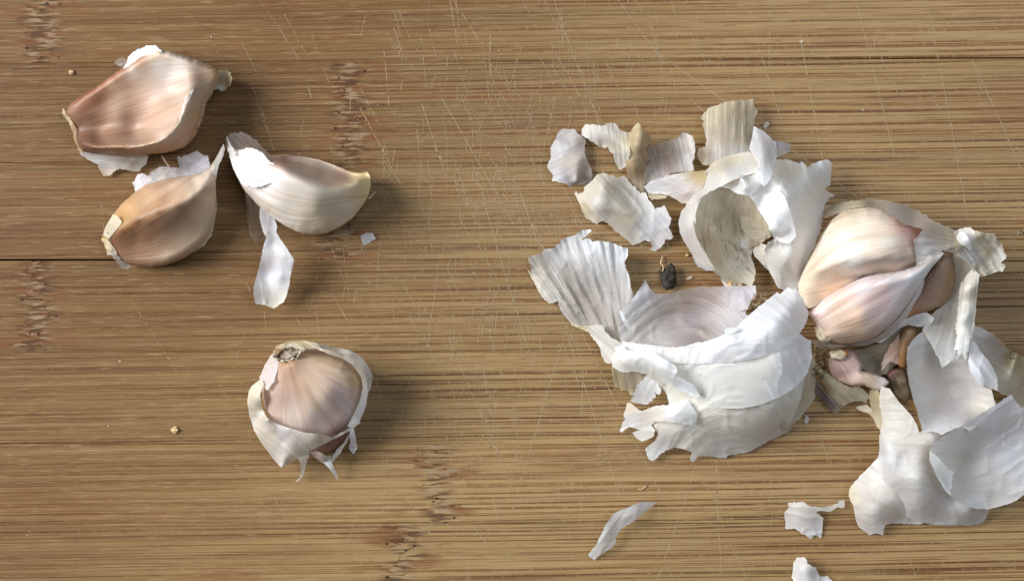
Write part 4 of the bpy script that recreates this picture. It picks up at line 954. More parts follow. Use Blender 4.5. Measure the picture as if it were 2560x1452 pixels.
sheet('left_spike', t, [(1609, 467), (1618, 460), (1628, 453), (1650, 445), (1671, 438), (1700, 433), (1726, 429), (1748, 428), (1764, 426), (1768, 445), (1755, 470), (1745, 490), (1735, 505), (1722, 510), (1700, 505), (1690, 498), (1671, 489), (1655, 485), (1638, 483), (1622, 482)],
      [(1612, 466, 48), (1671, 440, 96), (1726, 430, 116), (1764, 430, 120), (1750, 470, 120), (1720, 506, 96), (1670, 488, 70), (1622, 480, 44), (1700, 465, 108)], mat='paper', cols=[(1640, 465, (232, 232, 236)), (1700, 470, (226, 224, 226)), (1745, 430, (206, 182, 130)), (1710, 495, (228, 212, 208))], st=('lin', -15), wr=2, lf=2, lfs=20, rough=0.9, step=4.5)
sheet('spike_underskin', t, [(1620, 481), (1645, 486), (1668, 490), (1664, 495), (1645, 499), (1634, 498), (1630, 502), (1622, 492)], [(1625, 485, 36), (1660, 492, 46), (1634, 498, 30)], cols=(216, 204, 174), rough=0.5, step=4)
o = flake('tan grey fibrous skin strip standing at the top of the upper husk', [(1781, 267), (1805, 259), (1828, 254), (1855, 250), (1884, 248), (1885, 258), (1887, 270), (1893, 280), (1886, 302), (1885, 320), (1883, 340), (1880, 358), (1876, 380), (1866, 400), (1840, 420), (1810, 425), (1778, 415), (1768, 412), (1758, 412), (1748, 400), (1742, 391), (1744, 376), (1752, 370), (1764, 366), (1766, 350), (1762, 339), (1760, 322), (1758, 310), (1760, 302), (1752, 296), (1757, 286), (1770, 271)],
          [(1785, 270, 54), (1884, 252, 46), (1890, 282, 40), (1755, 295, 46), (1765, 340, 70), (1745, 385, 44), (1760, 410, 40), (1880, 340, 88), (1820, 300, 80), (1825, 370, 110), (1870, 390, 120), (1800, 415, 108)], mat='fibre',
          cols=[(1790, 285, (206, 196, 168)), (1850, 270, (204, 190, 160)), (1880, 290, (208, 198, 176)), (1810, 330, (190, 178, 158)), (1850, 340, (178, 164, 146)), (1800, 390, (206, 202, 196)), (1850, 390, (216, 214, 214)), (1755, 390, (172, 156, 136))], st=('lin', 92), wr=3, wf=14, lf=1.5, rough=1.1, step=4.5, curl=2)

# ------------------------------------------------------------------ lower husk: nested white skins
t = thing('garlic_husk', 'large pile of nested glossy white skins with a torn curled left end', 'garlic husk', (1800, 950))
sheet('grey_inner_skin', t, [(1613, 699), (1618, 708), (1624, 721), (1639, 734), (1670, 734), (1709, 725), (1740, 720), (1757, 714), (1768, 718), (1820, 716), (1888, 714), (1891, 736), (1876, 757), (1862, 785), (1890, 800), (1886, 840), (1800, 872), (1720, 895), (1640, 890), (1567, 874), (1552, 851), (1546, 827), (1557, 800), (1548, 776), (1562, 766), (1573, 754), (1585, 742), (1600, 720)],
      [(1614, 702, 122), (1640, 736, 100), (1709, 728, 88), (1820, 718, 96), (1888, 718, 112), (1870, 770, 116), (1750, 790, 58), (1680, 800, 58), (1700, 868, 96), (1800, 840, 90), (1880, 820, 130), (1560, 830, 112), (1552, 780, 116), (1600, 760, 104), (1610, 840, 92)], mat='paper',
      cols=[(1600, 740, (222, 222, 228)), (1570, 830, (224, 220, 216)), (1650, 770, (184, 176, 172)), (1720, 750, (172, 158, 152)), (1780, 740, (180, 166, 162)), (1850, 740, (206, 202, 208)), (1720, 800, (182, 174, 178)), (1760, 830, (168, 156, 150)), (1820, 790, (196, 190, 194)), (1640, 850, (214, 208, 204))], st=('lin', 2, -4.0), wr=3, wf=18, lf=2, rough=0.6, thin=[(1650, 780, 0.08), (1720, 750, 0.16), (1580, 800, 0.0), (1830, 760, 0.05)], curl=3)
sheet('white_tooth', t, [(1548, 774), (1557, 780), (1562, 795), (1572, 812), (1584, 829), (1572, 826), (1560, 810), (1554, 795)], [(1550, 778, 140), (1565, 805, 136), (1582, 828, 120)], mat='silk', cols=(238, 240, 244), rough=0.3, step=3.5, lf=0.5)
sheet('outer_skin', t, [(2004, 905), (2020, 900), (2036, 905), (2038, 950), (2037, 990), (2024, 1015), (2008, 1036), (1998, 1046), (1980, 1062), (1972, 1078), (1962, 1087), (1950, 1060), (1975, 1010), (1995, 960)], [(2010, 905, 150), (2035, 910, 96), (2036, 985, 24), (2000, 1042, 16), (1963, 1084, 12), (1960, 1060, 60), (1990, 980, 120)], cols=[(2025, 950, (216, 208, 186)), (2000, 1030, (222, 214, 196)), (2015, 990, (212, 204, 184))], st=('lin', 110), thin=0.1, rough=1.0, wr=3)
sheet('skin_layer', t, [(2012, 912), (2012, 940), (2004, 990), (1986, 1038), (1962, 1082), (1942, 1092), (1924, 1100), (1898, 1116), (1876, 1128), (1850, 1133), (1822, 1136), (1814, 1145), (1797, 1144), (1783, 1141), (1760, 1140), (1745, 1139), (1736, 1154), (1730, 1153), (1725, 1143), (1729, 1131), (1710, 1122), (1694, 1118), (1680, 1119), (1669, 1124), (1655, 1132), (1642, 1142), (1632, 1149), (1622, 1148), (1617, 1136), (1613, 1122), (1624, 1111), (1640, 1100), (1645, 1085), (1637, 1072), (1632, 1055), (1650, 1040), (1675, 1020), (1668, 985), (1640, 962), (1612, 945), (1630, 915), (1720, 930), (1850, 940), (1960, 930)],
      [(2008, 915, 150), (2006, 985, 112), (1964, 1076, 26), (1924, 1096, 22), (1876, 1124, 18), (1820, 1134, 16), (1736, 1150, 12), (1726, 1132, 34), (1690, 1118, 40), (1630, 1145, 16), (1616, 1122, 26), (1640, 1080, 74), (1660, 1030, 96), (1640, 965, 116), (1630, 920, 130), (1640, 938, 136), (1700, 970, 142), (1750, 994, 148), (1800, 1009, 158), (1860, 1008, 164), (1955, 980, 162), (2010, 928, 150), (1760, 950, 152), (1860, 960, 168), (1960, 940, 164), (1760, 1030, 142), (1860, 1034, 146), (1940, 1024, 134), (1740, 1080, 96), (1840, 1085, 86), (1920, 1070, 76), (1690, 1075, 100)],
      mat='silk', cols=[(1680, 1000, (224, 220, 200)), (1760, 1040, (230, 225, 208)), (1850, 1060, (232, 226, 210)), (1950, 1010, (234, 230, 216)), (1700, 1090, (226, 222, 214)), (1800, 1110, (224, 220, 212)), (1650, 1130, (240, 240, 240)), (1640, 1060, (230, 214, 190)), (1930, 1080, (228, 220, 204)), (1640, 950, (222, 216, 196))], st=('lin', -4, -5.0), wr=3, wf=22, lf=2.5, rough=0.9, thin=0.02, c=30)
sheet('skin_layer', t, [(1598, 905), (1625, 868), (1720, 872), (1800, 870), (1940, 850), (1998, 833), (2015, 846), (2028, 852), (2030, 893), (2020, 930), (1992, 965), (1955, 990), (1905, 1010), (1859, 1020), (1807, 1021), (1775, 1012), (1750, 1003), (1722, 990), (1700, 978), (1670, 962), (1640, 945), (1612, 932)],
      [(1605, 905, 164), (1640, 882, 172), (1700, 895, 187), (1800, 893, 208), (1800, 875, 200), (1928, 874, 223), (1940, 860, 222), (1982, 846, 214), (2000, 838, 206), (2026, 856, 176), (2027, 895, 160), (2015, 932, 156), (1955, 985, 170), (1860, 1015, 172), (1800, 1016, 166), (1750, 1000, 156), (1700, 975, 150), (1640, 940, 144), (1760, 940, 190), (1870, 950, 206), (1960, 920, 206)],
      mat='silk', cols=[(1650, 920, (226, 222, 214)), (1760, 940, (230, 226, 222)), (1860, 980, (234, 230, 222)), (1960, 950, (236, 240, 246)), (1900, 920, (234, 228, 218)), (2015, 880, (232, 234, 242)), (1740, 990, (228, 224, 206))], st=('lin', -3, -7.0), wr=2.5, wf=24, lf=1.5, rough=0.4, thin=0.02, c=30)
sheet('skin_layer', t, [(1972, 716), (1980, 724), (1990, 717), (1998, 730), (2007, 749), (2015, 766), (2022, 783), (2018, 800), (2010, 818), (2000, 832), (1980, 852), (1960, 867), (1928, 884), (1876, 898), (1830, 905), (1780, 908), (1735, 909), (1700, 908), (1660, 900), (1635, 893), (1595, 888), (1560, 876), (1552, 852), (1590, 858), (1652, 866), (1690, 870), (1700, 866), (1718, 863), (1740, 857), (1757, 855), (1784, 846), (1811, 835), (1830, 826), (1842, 817), (1850, 808), (1873, 787), (1900, 764), (1920, 748), (1943, 731), (1950, 735), (1960, 726)],
      [(1988, 722, 206), (2020, 785, 196), (2002, 828, 214), (1940, 800, 262), (1900, 850, 256), (1873, 790, 212), (1942, 734, 196), (1842, 820, 222), (1757, 858, 206), (1652, 868, 178), (1560, 864, 148), (1600, 886, 172), (1700, 904, 196), (1800, 902, 216), (1928, 880, 232), (1980, 760, 238)],
      mat='silk', cols=[(1600, 872, (226, 222, 218)), (1700, 885, (228, 224, 222)), (1800, 870, (232, 234, 240)), (1920, 800, (238, 242, 250)), (1990, 750, (236, 238, 244)), (1960, 850, (242, 244, 248))], st=('lin', -14, -6.0), wr=2.5, wf=24, lf=2.5, lfs=40, rough=0.8, c=30, lines=[[(1800, 850, 236), (1795, 880, 232), (1786, 900, 214)], [(1835, 850, 252), (1840, 875, 246)]])
sheet('chip_skin', t, [(1811, 822), (1818, 820), (1842, 818), (1846, 826), (1830, 834), (1812, 836)], [(1815, 828, 236), (1842, 822, 240)], mat='silk', cols=(226, 232, 224), rough=0.5, step=3.5, lf=0.5)
sheet('neck_skin', t, [(1530, 915), (1531, 950), (1535, 970), (1545, 969), (1554, 974), (1564, 977), (1573, 984), (1581, 989), (1588, 975), (1597, 962), (1611, 942), (1600, 925), (1570, 912)], [(1532, 920, 104), (1535, 968, 30), (1580, 986, 26), (1610, 940, 96), (1570, 915, 116), (1565, 950, 74)], mat='fibre', cols=[(1545, 960, (220, 206, 164)), (1575, 940, (214, 206, 186))], st=('lin', 80), thin=0.16, wr=3, wf=9, rough=1.2, step=4, lf=1.5)
sheet('torn_flap', t, [(1575, 1003), (1579, 994), (1583, 982), (1590, 970), (1598, 960), (1606, 948), (1615, 940), (1632, 946), (1645, 955), (1655, 975), (1650, 985), (1647, 988), (1640, 984), (1636, 978), (1640, 992), (1626, 1002), (1615, 1010), (1604, 1008), (1594, 1007)], [(1578, 1003, 50), (1598, 962, 100), (1640, 955, 124), (1645, 985, 118), (1615, 1008, 66)], mat='paper', cols=(230, 230, 232), st=('lin', 120), rough=1.3, wr=3, lf=2, thin=0.05, step=4)
sheet('torn_flap', t, [(1637, 1014), (1655, 1013), (1671, 1012), (1692, 1008), (1713, 999), (1720, 1003), (1726, 1010), (1735, 1024), (1741, 1037), (1742, 1052), (1739, 1066), (1715, 1062), (1692, 1056), (1670, 1054), (1650, 1052), (1636, 1052), (1630, 1060), (1620, 1066), (1602, 1074), (1593, 1073), (1585, 1069), (1576, 1066), (1568, 1067), (1560, 1074), (1552, 1079), (1550, 1076), (1558, 1054), (1563, 1046), (1558, 1036), (1564, 1022), (1568, 1006), (1576, 1006), (1584, 1014), (1594, 1023), (1605, 1028), (1620, 1020)],
      [(1640, 1016, 112), (1713, 1003, 150), (1739, 1040, 146), (1738, 1062, 132), (1650, 1050, 116), (1602, 1072, 30), (1552, 1076, 12), (1560, 1040, 28), (1570, 1008, 44), (1605, 1030, 70), (1690, 1035, 156)], mat='silk', cols=[(1690, 1030, (232, 236, 244)), (1640, 1040, (230, 224, 208)), (1580, 1050, (228, 228, 236)), (1575, 1020, (226, 214, 184))], st=('lin', 160), rough=0.8, wr=3, wf=18, lf=1.5, step=4.5)
sheet('torn_flap', t, [(1581, 1081), (1600, 1074), (1616, 1068), (1630, 1064), (1638, 1075), (1634, 1091), (1620, 1098), (1605, 1103), (1590, 1095)], [(1584, 1083, 30), (1632, 1068, 86), (1632, 1090, 70), (1604, 1101, 28)], mat='silk', cols=(240, 240, 238), rough=0.5, step=4, st=('lin', -20))
sheet('curled_end', t, [(1556, 861), (1564, 872), (1570, 876), (1596, 878), (1625, 879), (1650, 892), (1673, 904), (1688, 912), (1694, 922), (1690, 938), (1712, 950), (1735, 962), (1745, 978), (1753, 994), (1726, 986), (1700, 976), (1670, 958), (1645, 944), (1628, 938), (1611, 934), (1598, 930), (1583, 928), (1568, 930), (1548, 926), (1532, 918), (1529, 900), (1532, 887), (1540, 876), (1536, 868)],
      [(1535, 872, 140), (1560, 872, 166), (1532, 915, 126), (1583, 926, 156), (1625, 882, 200), (1690, 914, 212), (1690, 936, 206), (1750, 992, 180), (1700, 976, 168), (1640, 942, 172), (1600, 905, 192), (1660, 920, 212), (1560, 900, 176), (1720, 964, 192)], mat='silk',
      cols=[(1550, 900, (240, 238, 230)), (1600, 900, (238, 238, 238)), (1660, 910, (234, 238, 246)), (1720, 970, (232, 236, 242)), (1630, 930, (224, 220, 206))], st=('lin', 30, 1.5), wr=4, wf=18, lf=2.5, lfs=24, rough=0.9, thin=0.12, c=22, cr=4, step=4.5)

# ------------------------------------------------------------------ the broken bulb
t = thing('garlic_bulb', 'half peeled garlic bulb with pink cloves, twisted dry neck and root', 'garlic bulb', (2230, 700))
c1 = body('clove', t, [(2022, 772), (2000, 745), (1994, 714), (2003, 688), (2029, 636), (2053, 588), (2076, 552), (2108, 526), (2160, 508), (2206, 510), (2250, 528), (2290, 556), (2320, 590), (2330, 630), (2310, 660), (2280, 680), (2249, 690), (2206, 690), (2160, 704), (2110, 724), (2061, 752)],
          [(2060, 700, 200), (2100, 690, 226), (2200, 672, 244), (2280, 668, 226), (2030, 740, 150), (2090, 580, 268), (2150, 545, 272), (2230, 560, 282), (2290, 600, 262), (2140, 610, 306), (2200, 600, 306), (2060, 620, 236), (2030, 670, 196)],
          rim=[(2000, 710, 120), (2050, 590, 130), (2160, 510, 130), (2320, 600, 150), (2250, 690, 180), (2061, 750, 150)], R=46, c=16, mat='pale_clove',
          cols=[(2050, 730, (222, 198, 174)), (2090, 700, (226, 206, 184)), (2180, 675, (228, 212, 198)), (2270, 665, (220, 198, 184)), (2080, 620, (238, 232, 218)), (2130, 640, (246, 244, 238)), (2120, 560, (236, 224, 204)), (2200, 550, (232, 216, 200)), (2270, 570, (226, 186, 180)), (2297, 588, (220, 164, 162)), (2220, 610, (240, 232, 220)), (2280, 630, (234, 214, 198)), (2020, 700, (230, 216, 194))],
          st=('lens', 1985, 740, 2350, 610, 120), lines=[[(2008, 692, 168), (2041, 667, 232), (2104, 655, 290), (2150, 652, 304), (2206, 651, 304), (2250, 648, 292), (2290, 642, 268)]], rough=0.2, step=5)
c2 = body('clove', t, [(2022, 784), (2030, 772), (2050, 752), (2076, 734), (2120, 710), (2162, 691), (2200, 682), (2235, 679), (2262, 674), (2292, 663), (2325, 644), (2360, 633), (2352, 645), (2330, 668), (2312, 696), (2293, 727), (2270, 762), (2249, 790), (2220, 820), (2186, 844), (2160, 853), (2134, 858), (2105, 860), (2080, 858), (2056, 851), (2049, 827), (2036, 804)],
          [(2050, 790, 232), (2100, 750, 268), (2160, 725, 288), (2220, 705, 290), (2280, 685, 280), (2340, 645, 244), (2080, 830, 220), (2150, 800, 262), (2200, 790, 250), (2240, 760, 250), (2280, 715, 256), (2140, 840, 216), (2060, 840, 196)],
          rim=[(2025, 785, 150), (2100, 720, 214), (2290, 664, 224), (2360, 634, 236), (2250, 790, 150), (2100, 858, 130)], R=30, c=18, mat='pale_clove',
          cols=[(2050, 785, (232, 214, 214)), (2090, 800, (232, 206, 186)), (2140, 780, (232, 204, 184)), (2180, 750, (232, 200, 196)), (2160, 720, (230, 224, 232)), (2230, 700, (228, 226, 234)), (2290, 680, (232, 230, 236)), (2210, 740, (230, 198, 198)), (2140, 830, (228, 198, 172)), (2200, 800, (230, 208, 204)), (2250, 760, (236, 222, 222)), (2080, 845, (232, 208, 190)), (2340, 645, (238, 236, 236))],
          st=('lens', 2010, 830, 2380, 630, 120), rough=0.2, step=5, wr=1.5)
body('clove', t, [(2250, 800), (2270, 770), (2293, 727), (2320, 685), (2340, 655), (2362, 632), (2378, 634), (2386, 660), (2389, 690), (2385, 715), (2377, 740), (2366, 756), (2350, 768), (2330, 775), (2300, 786), (2270, 797)],
     [(2300, 760, 150), (2340, 720, 172), (2360, 680, 190), (2370, 650, 196), (2340, 755, 140), (2375, 700, 160)], rim=[(2250, 800, 110), (2365, 636, 176), (2388, 690, 120), (2330, 775, 100)], R=28, c=20, cols=[(2270, 785, (196, 152, 112)), (2320, 740, (182, 148, 136)), (2350, 700, (172, 146, 134)), (2366, 660, (178, 152, 138)), (2380, 700, (186, 154, 116)), (2340, 760, (196, 168, 140))], st=('lens', 2240, 810, 2370, 630, 120), rough=0.3)
sheet('outer_skin', t, [(2055, 522), (2066, 516), (2076, 512), (2104, 506), (2134, 502), (2160, 499), (2186, 496), (2206, 500), (2226, 505), (2260, 512), (2290, 524), (2313, 538), (2336, 553), (2362, 566), (2390, 577), (2396, 600), (2390, 612), (2372, 620), (2352, 628), (2362, 633), (2345, 645), (2326, 648), (2300, 660), (2291, 664), (2290, 645), (2287, 620), (2287, 601), (2298, 588), (2308, 574), (2280, 566), (2264, 562), (2249, 552), (2228, 536), (2206, 523), (2186, 520), (2162, 516), (2126, 522), (2092, 534), (2074, 542), (2060, 546), (2064, 532)],
      [(2060, 525, 60), (2090, 512, 74), (2186, 499, 110), (2290, 527, 150), (2390, 580, 196), (2392, 605, 226), (2352, 628, 262), (2296, 658, 276), (2288, 605, 300), (2306, 576, 290), (2250, 553, 290), (2206, 525, 252), (2162, 518, 226), (2092, 533, 150), (2066, 542, 110), (2340, 590, 262)],
      mat='paper', cols=[(2080, 525, (206, 196, 176)), (2140, 508, (214, 206, 178)), (2186, 508, (196, 186, 166)), (2240, 530, (222, 218, 216)), (2300, 545, (220, 208, 194)), (2340, 580, (226, 212, 198)), (2310, 620, (238, 236, 238)), (2370, 600, (222, 206, 176)), (2345, 630, (238, 234, 232))], st=('lens', 2040, 560, 2420, 610, 110), wr=3.5, wf=14, lf=2, rough=1.1, curl=3, cw=6, c=22, step=4.5)
sheet('neck_skin', t, [(2384, 582), (2394, 574), (2408, 571), (2423, 569), (2434, 576), (2455, 580), (2475, 584), (2484, 582), (2493, 594), (2500, 606), (2507, 619), (2512, 632), (2514, 644), (2508, 652), (2504, 657), (2514, 662), (2514, 668), (2506, 674), (2480, 684), (2460, 690), (2447, 692), (2438, 680), (2434, 664), (2416, 652), (2395, 638), (2378, 630), (2360, 625), (2372, 616), (2386, 608)],
      [(2390, 578, 196), (2423, 573, 216), (2475, 588, 210), (2510, 640, 190), (2510, 668, 176), (2450, 690, 190), (2434, 662, 206), (2395, 634, 222), (2362, 625, 250), (2400, 605, 232), (2450, 610, 196), (2480, 640, 176), (2455, 640, 190)],
      mat='fibre', cols=[(2400, 585, (236, 232, 226)), (2425, 600, (240, 240, 240)), (2450, 595, (212, 200, 174)), (2470, 625, (196, 180, 146)), (2490, 610, (226, 220, 208)), (2500, 640, (240, 238, 234)), (2460, 670, (226, 216, 192)), (2430, 640, (240, 240, 240)), (2388, 605, (226, 206, 164))], st=('lin', 55), wr=7, wf=13, lf=6, lfs=22, rough=1.6, curl=5, cw=7, step=4)
sheet('neck_fold', t, [(2392, 590), (2402, 578), (2412, 580), (2424, 600), (2430, 624), (2424, 628), (2410, 614), (2396, 610)], [(2396, 592, 232), (2405, 582, 236), (2428, 622, 226), (2400, 608, 236), (2412, 600, 250)], mat='silk', cols=(240, 242, 244), rough=0.7, step=4, wr=2, st=('lin', 60))
lump('neck_crust', t, (2484, 589, 212), 9, 6, 6, 'root', 21, 0.5)
sheet('hanging_strip', t, [(2449, 689), (2444, 715), (2440, 740), (2437, 765), (2434, 787), (2431, 805), (2430, 821), (2424, 845), (2423, 860), (2418, 886), (2414, 902), (2408, 890), (2404, 880), (2399, 886), (2394, 884), (2395, 874), (2384, 876), (2389, 862), (2388, 850), (2393, 838), (2388, 820), (2391, 807), (2394, 780), (2397, 755), (2399, 730), (2403, 711), (2412, 694), (2423, 678), (2436, 672)],
      [(2440, 690, 206), (2410, 705, 190), (2420, 720, 216), (2440, 745, 186), (2396, 770, 176), (2416, 790, 214), (2432, 810, 186), (2392, 850, 184), (2410, 850, 216), (2386, 872, 188), (2412, 895, 196)], mat='fibre', cols=[(2430, 690, (240, 234, 220)), (2415, 740, (236, 230, 214)), (2415, 800, (242, 240, 232)), (2405, 870, (244, 246, 246))], st=('lin', 96), wr=3, wf=12, lf=1, rough=1.1, step=4.5)
sheet('back_skin', t, [(2376, 640), (2394, 634), (2436, 664), (2446, 690), (2442, 750), (2434, 830), (2420, 880), (2405, 885), (2393, 897), (2374, 905), (2356, 920), (2350, 905), (2336, 876), (2320, 846), (2306, 824), (2320, 800), (2336, 780), (2352, 768), (2372, 750), (2384, 720), (2389, 690), (2384, 655)],
      [(2385, 645, 170), (2434, 670, 178), (2440, 750, 140), (2432, 830, 150), (2394, 894, 186), (2356, 916, 196), (2336, 874, 184), (2310, 824, 150), (2340, 785, 110), (2384, 720, 112), (2400, 690, 140), (2400, 800, 130)], cols=[(2410, 670, (226, 220, 208)), (2400, 740, (222, 216, 206)), (2370, 800, (214, 208, 200)), (2360, 860, (216, 214, 210)), (2390, 880, (222, 220, 218))], st=('lin', 108), wr=2.5, lf=2, rough=0.7)
sheet('skirt_skin', t, [(2030, 853), (2045, 850), (2056, 852), (2080, 860), (2105, 862), (2134, 859), (2160, 854), (2186, 845), (2204, 834), (2220, 821), (2250, 791), (2278, 752), (2300, 712), (2312, 700), (2304, 730), (2284, 764), (2264, 800), (2242, 826), (2215, 844), (2190, 856), (2160, 864), (2135, 865), (2110, 868), (2088, 872), (2062, 872), (2040, 866)],
      [(2034, 856, 130), (2056, 856, 152), (2105, 863, 140), (2186, 848, 150), (2250, 795, 170), (2305, 710, 214), (2300, 735, 190), (2264, 802, 140), (2190, 854, 112), (2110, 867, 104), (2062, 870, 104)], mat='silk', cols=[(2050, 862, (226, 216, 196)), (2120, 864, (228, 218, 206)), (2220, 830, (232, 222, 216)), (2290, 740, (236, 226, 222))], st=('lens', 2020, 880, 2330, 680, 100), rough=0.5, lf=1, step=4)
sheet('loose_flap', t, [(2190, 856), (2215, 842), (2240, 822), (2255, 801), (2290, 786), (2314, 781), (2326, 787), (2335, 796), (2331, 806), (2322, 815), (2301, 817), (2285, 814), (2270, 812), (2250, 820), (2225, 842), (2205, 856)], [(2195, 855, 110), (2240, 822, 136), (2290, 788, 150), (2332, 797, 156), (2300, 816, 130), (2220, 846, 100)], mat='silk', cols=[(2310, 800, (228, 224, 224)), (2230, 835, (218, 208, 200))], st=('lin', -20), rough=0.5, lf=1, step=4.5)
lump('root_plate', t, (2028, 826, 168), 25, 26, 22, 'rootpale', 31, 0.3)
lump('root_knob', t, (2074, 882, 118), 22, 13, 14, 'rootpale', 33, 0.25)
lump('root_knob_tip', t, (2089, 880, 122), 6, 9, 9, plain('rust_tip', (140, 86, 24), (176, 122, 60), 40, 0.6, 0.3), 35, 0.2)
rr = random.Random(5)
ps = []
for k in range(46):
    x, y = rr.uniform(2026, 2066), rr.uniform(862, 930)
    a = rr.uniform(0.9, 2.6)
    L = rr.uniform(14, 40)
    z = rr.uniform(50, 110)
    ps.append(([(x, y, z), (x + math.cos(a) * L * .5 + rr.uniform(-4, 4), y + math.sin(a) * L * .5, z - 8), (x + math.cos(a) * L, y + math.sin(a) * L, max(6, z - rr.uniform(10, 34)))], rr.uniform(1.2, 3.0), 0.8))
for k in range(26):
    x, y = rr.uniform(1878, 1946), rr.uniform(726, 772)
    a = rr.uniform(1.6, 3.6)
    L = rr.uniform(12, 42)
    z = rr.uniform(116, 180)
    ps.append(([(x, y, z), (x + math.cos(a) * L * .5 + rr.uniform(-4, 4), y + math.sin(a) * L * .5 + rr.uniform(-3, 3), z + 2), (x + math.cos(a) * L, y + math.sin(a) * L, z - rr.uniform(4, 20))], rr.uniform(1.2, 2.6), 0.8))
rt = tubes('root_hairs', t, ps, 'root', seg=5)
rt['kind'] = 'stuff'
body('small_clove', t, [(2066, 904), (2070, 894), (2082, 884), (2096, 873), (2115, 872), (2133, 876), (2142, 886), (2149, 897), (2153, 908), (2157, 918), (2152, 926), (2164, 928), (2178, 931), (2200, 939), (2216, 945), (2224, 956), (2214, 966), (2204, 977), (2190, 974), (2174, 969), (2158, 962), (2142, 965), (2128, 964), (2110, 958), (2096, 950), (2086, 942), (2076, 930), (2068, 916)],
     [(2090, 900, 108), (2120, 900, 112), (2110, 925, 116), (2100, 942, 96), (2145, 920, 112), (2145, 945, 122), (2170, 948, 116), (2205, 958, 100)], rim=[(2080, 900, 92), (2150, 960, 84), (2215, 960, 92)], R=9, c=8, cols=[(2080, 900, (190, 162, 150)), (2110, 890, (178, 140, 140)), (2100, 930, (184, 152, 150)), (2130, 920, (200, 176, 174)), (2150, 945, (214, 190, 184)), (2172, 945, (232, 214, 190)), (2205, 958, (232, 228, 236))], st=('rad', 2070, 860, 110), rough=1.0, wr=4, step=4)
sheet('tan_skin', t, [(2040, 905), (2046, 915), (2060, 930), (2074, 934), (2092, 948), (2112, 962), (2130, 968), (2146, 964), (2158, 976), (2170, 984), (2174, 996), (2168, 1000), (2166, 1008), (2150, 1002), (2130, 1004), (2115, 1012), (2102, 1020), (2092, 1014), (2080, 1000), (2068, 978), (2056, 956), (2044, 930), (2036, 912)],
      [(2040, 910, 70), (2074, 936, 80), (2146, 968, 76), (2172, 995, 50), (2102, 1018, 22), (2070, 978, 44), (2110, 985, 66)], cols=[(2060, 940, (222, 210, 178)), (2110, 970, (206, 192, 164)), (2150, 990, (214, 204, 184)), (2090, 1000, (226, 214, 190))], st=('lin', 40), rough=1.1, wr=2.5, wf=12, lf=2, step=4, lines=[[(2050, 925, 84), (2075, 960, 74), (2098, 1000, 44)]])
sheet('grey_skin', t, [(2032, 948), (2040, 950), (2056, 968), (2070, 985), (2088, 1008), (2098, 1016), (2102, 1022), (2096, 1032), (2084, 1033), (2070, 1020), (2058, 1004), (2042, 990), (2034, 972)], [(2036, 952, 44), (2090, 1012, 34), (2090, 1030, 16), (2040, 985, 18)], mat='fibre', cols=[(2040, 970, (128, 120, 124)), (2080, 1010, (116, 110, 108)), (2095, 1028, (150, 142, 130))], st=('lin', 52), rough=1.0, wr=3, lf=1.5, step=4)
sheet('tan_skin', t, [(2018, 880), (2034, 890), (2040, 906), (2038, 930), (2038, 960), (2036, 988), (2022, 1004), (2012, 990), (2012, 930)], [(2025, 890, 100), (2038, 920, 80), (2030, 990, 30), (2015, 950, 70)], cols=[(2030, 900, (206, 190, 146)), (2028, 960, (216, 204, 174))], st=('lin', 92), rough=1.0, wr=2, step=4)

# ------------------------------------------------------------------ lower right: cup of skins round a small clove
t = thing('garlic_husk', 'lower right group of wide white skins like open cups with brown core', 'garlic husk', (2370, 1080))
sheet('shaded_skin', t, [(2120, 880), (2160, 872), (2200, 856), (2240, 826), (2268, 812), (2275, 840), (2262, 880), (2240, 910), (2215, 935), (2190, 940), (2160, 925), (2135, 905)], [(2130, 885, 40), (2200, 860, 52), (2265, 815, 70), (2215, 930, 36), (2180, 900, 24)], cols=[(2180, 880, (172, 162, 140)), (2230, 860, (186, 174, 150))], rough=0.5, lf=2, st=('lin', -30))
sheet('pink_skin', t, [(2248, 835), (2252, 870), (2248, 910), (2236, 908), (2226, 903), (2214, 916), (2203, 928), (2204, 910), (2212, 888), (2228, 862)], [(2248, 840, 84), (2246, 905, 76), (2206, 922, 60), (2226, 880, 74)], cols=[(2240, 870, (206, 170, 146)), (2215, 915, (214, 186, 180))], rough=0.8, step=4, st=('lin', 110))
body('tan_core', t, [(2258, 822), (2270, 813), (2286, 815), (2294, 832), (2290, 846), (2278, 862), (2272, 886), (2266, 916), (2256, 920), (2246, 914), (2246, 880), (2248, 854)], [(2272, 830, 104), (2262, 870, 98), (2256, 905, 90)], rim=80, R=14, cols=[(2274, 830, (186, 156, 124)), (2260, 870, (172, 140, 104)), (2256, 905, (150, 108, 62))], st=('lin', 105), rough=0.3, step=4)
body('brown_core', t, [(2216, 932), (2230, 922), (2246, 920), (2264, 922), (2272, 948), (2278, 976), (2276, 996), (2266, 1004), (2254, 1000), (2240, 990), (2228, 968)], [(2240, 940, 70), (2260, 960, 74), (2250, 980, 68)], rim=58, R=12, cols=[(2226, 928, (112, 70, 64)), (2245, 950, (112, 98, 80)), (2262, 975, (124, 108, 88)), (2252, 960, (82, 70, 56))], st=('lin', 60), rough=0.8, lf=4, lfs=14, step=4)
sheet('orange_skin', t, [(2268, 1000), (2284, 1000), (2296, 1018), (2304, 1046), (2310, 1075), (2302, 1076), (2292, 1040), (2278, 1016)], [(2275, 1004, 112), (2304, 1070, 150), (2292, 1025, 120)], cols=[(2285, 1012, (160, 116, 68)), (2304, 1060, (196, 168, 122))], rough=0.6, step=4, st=('lin', 65))
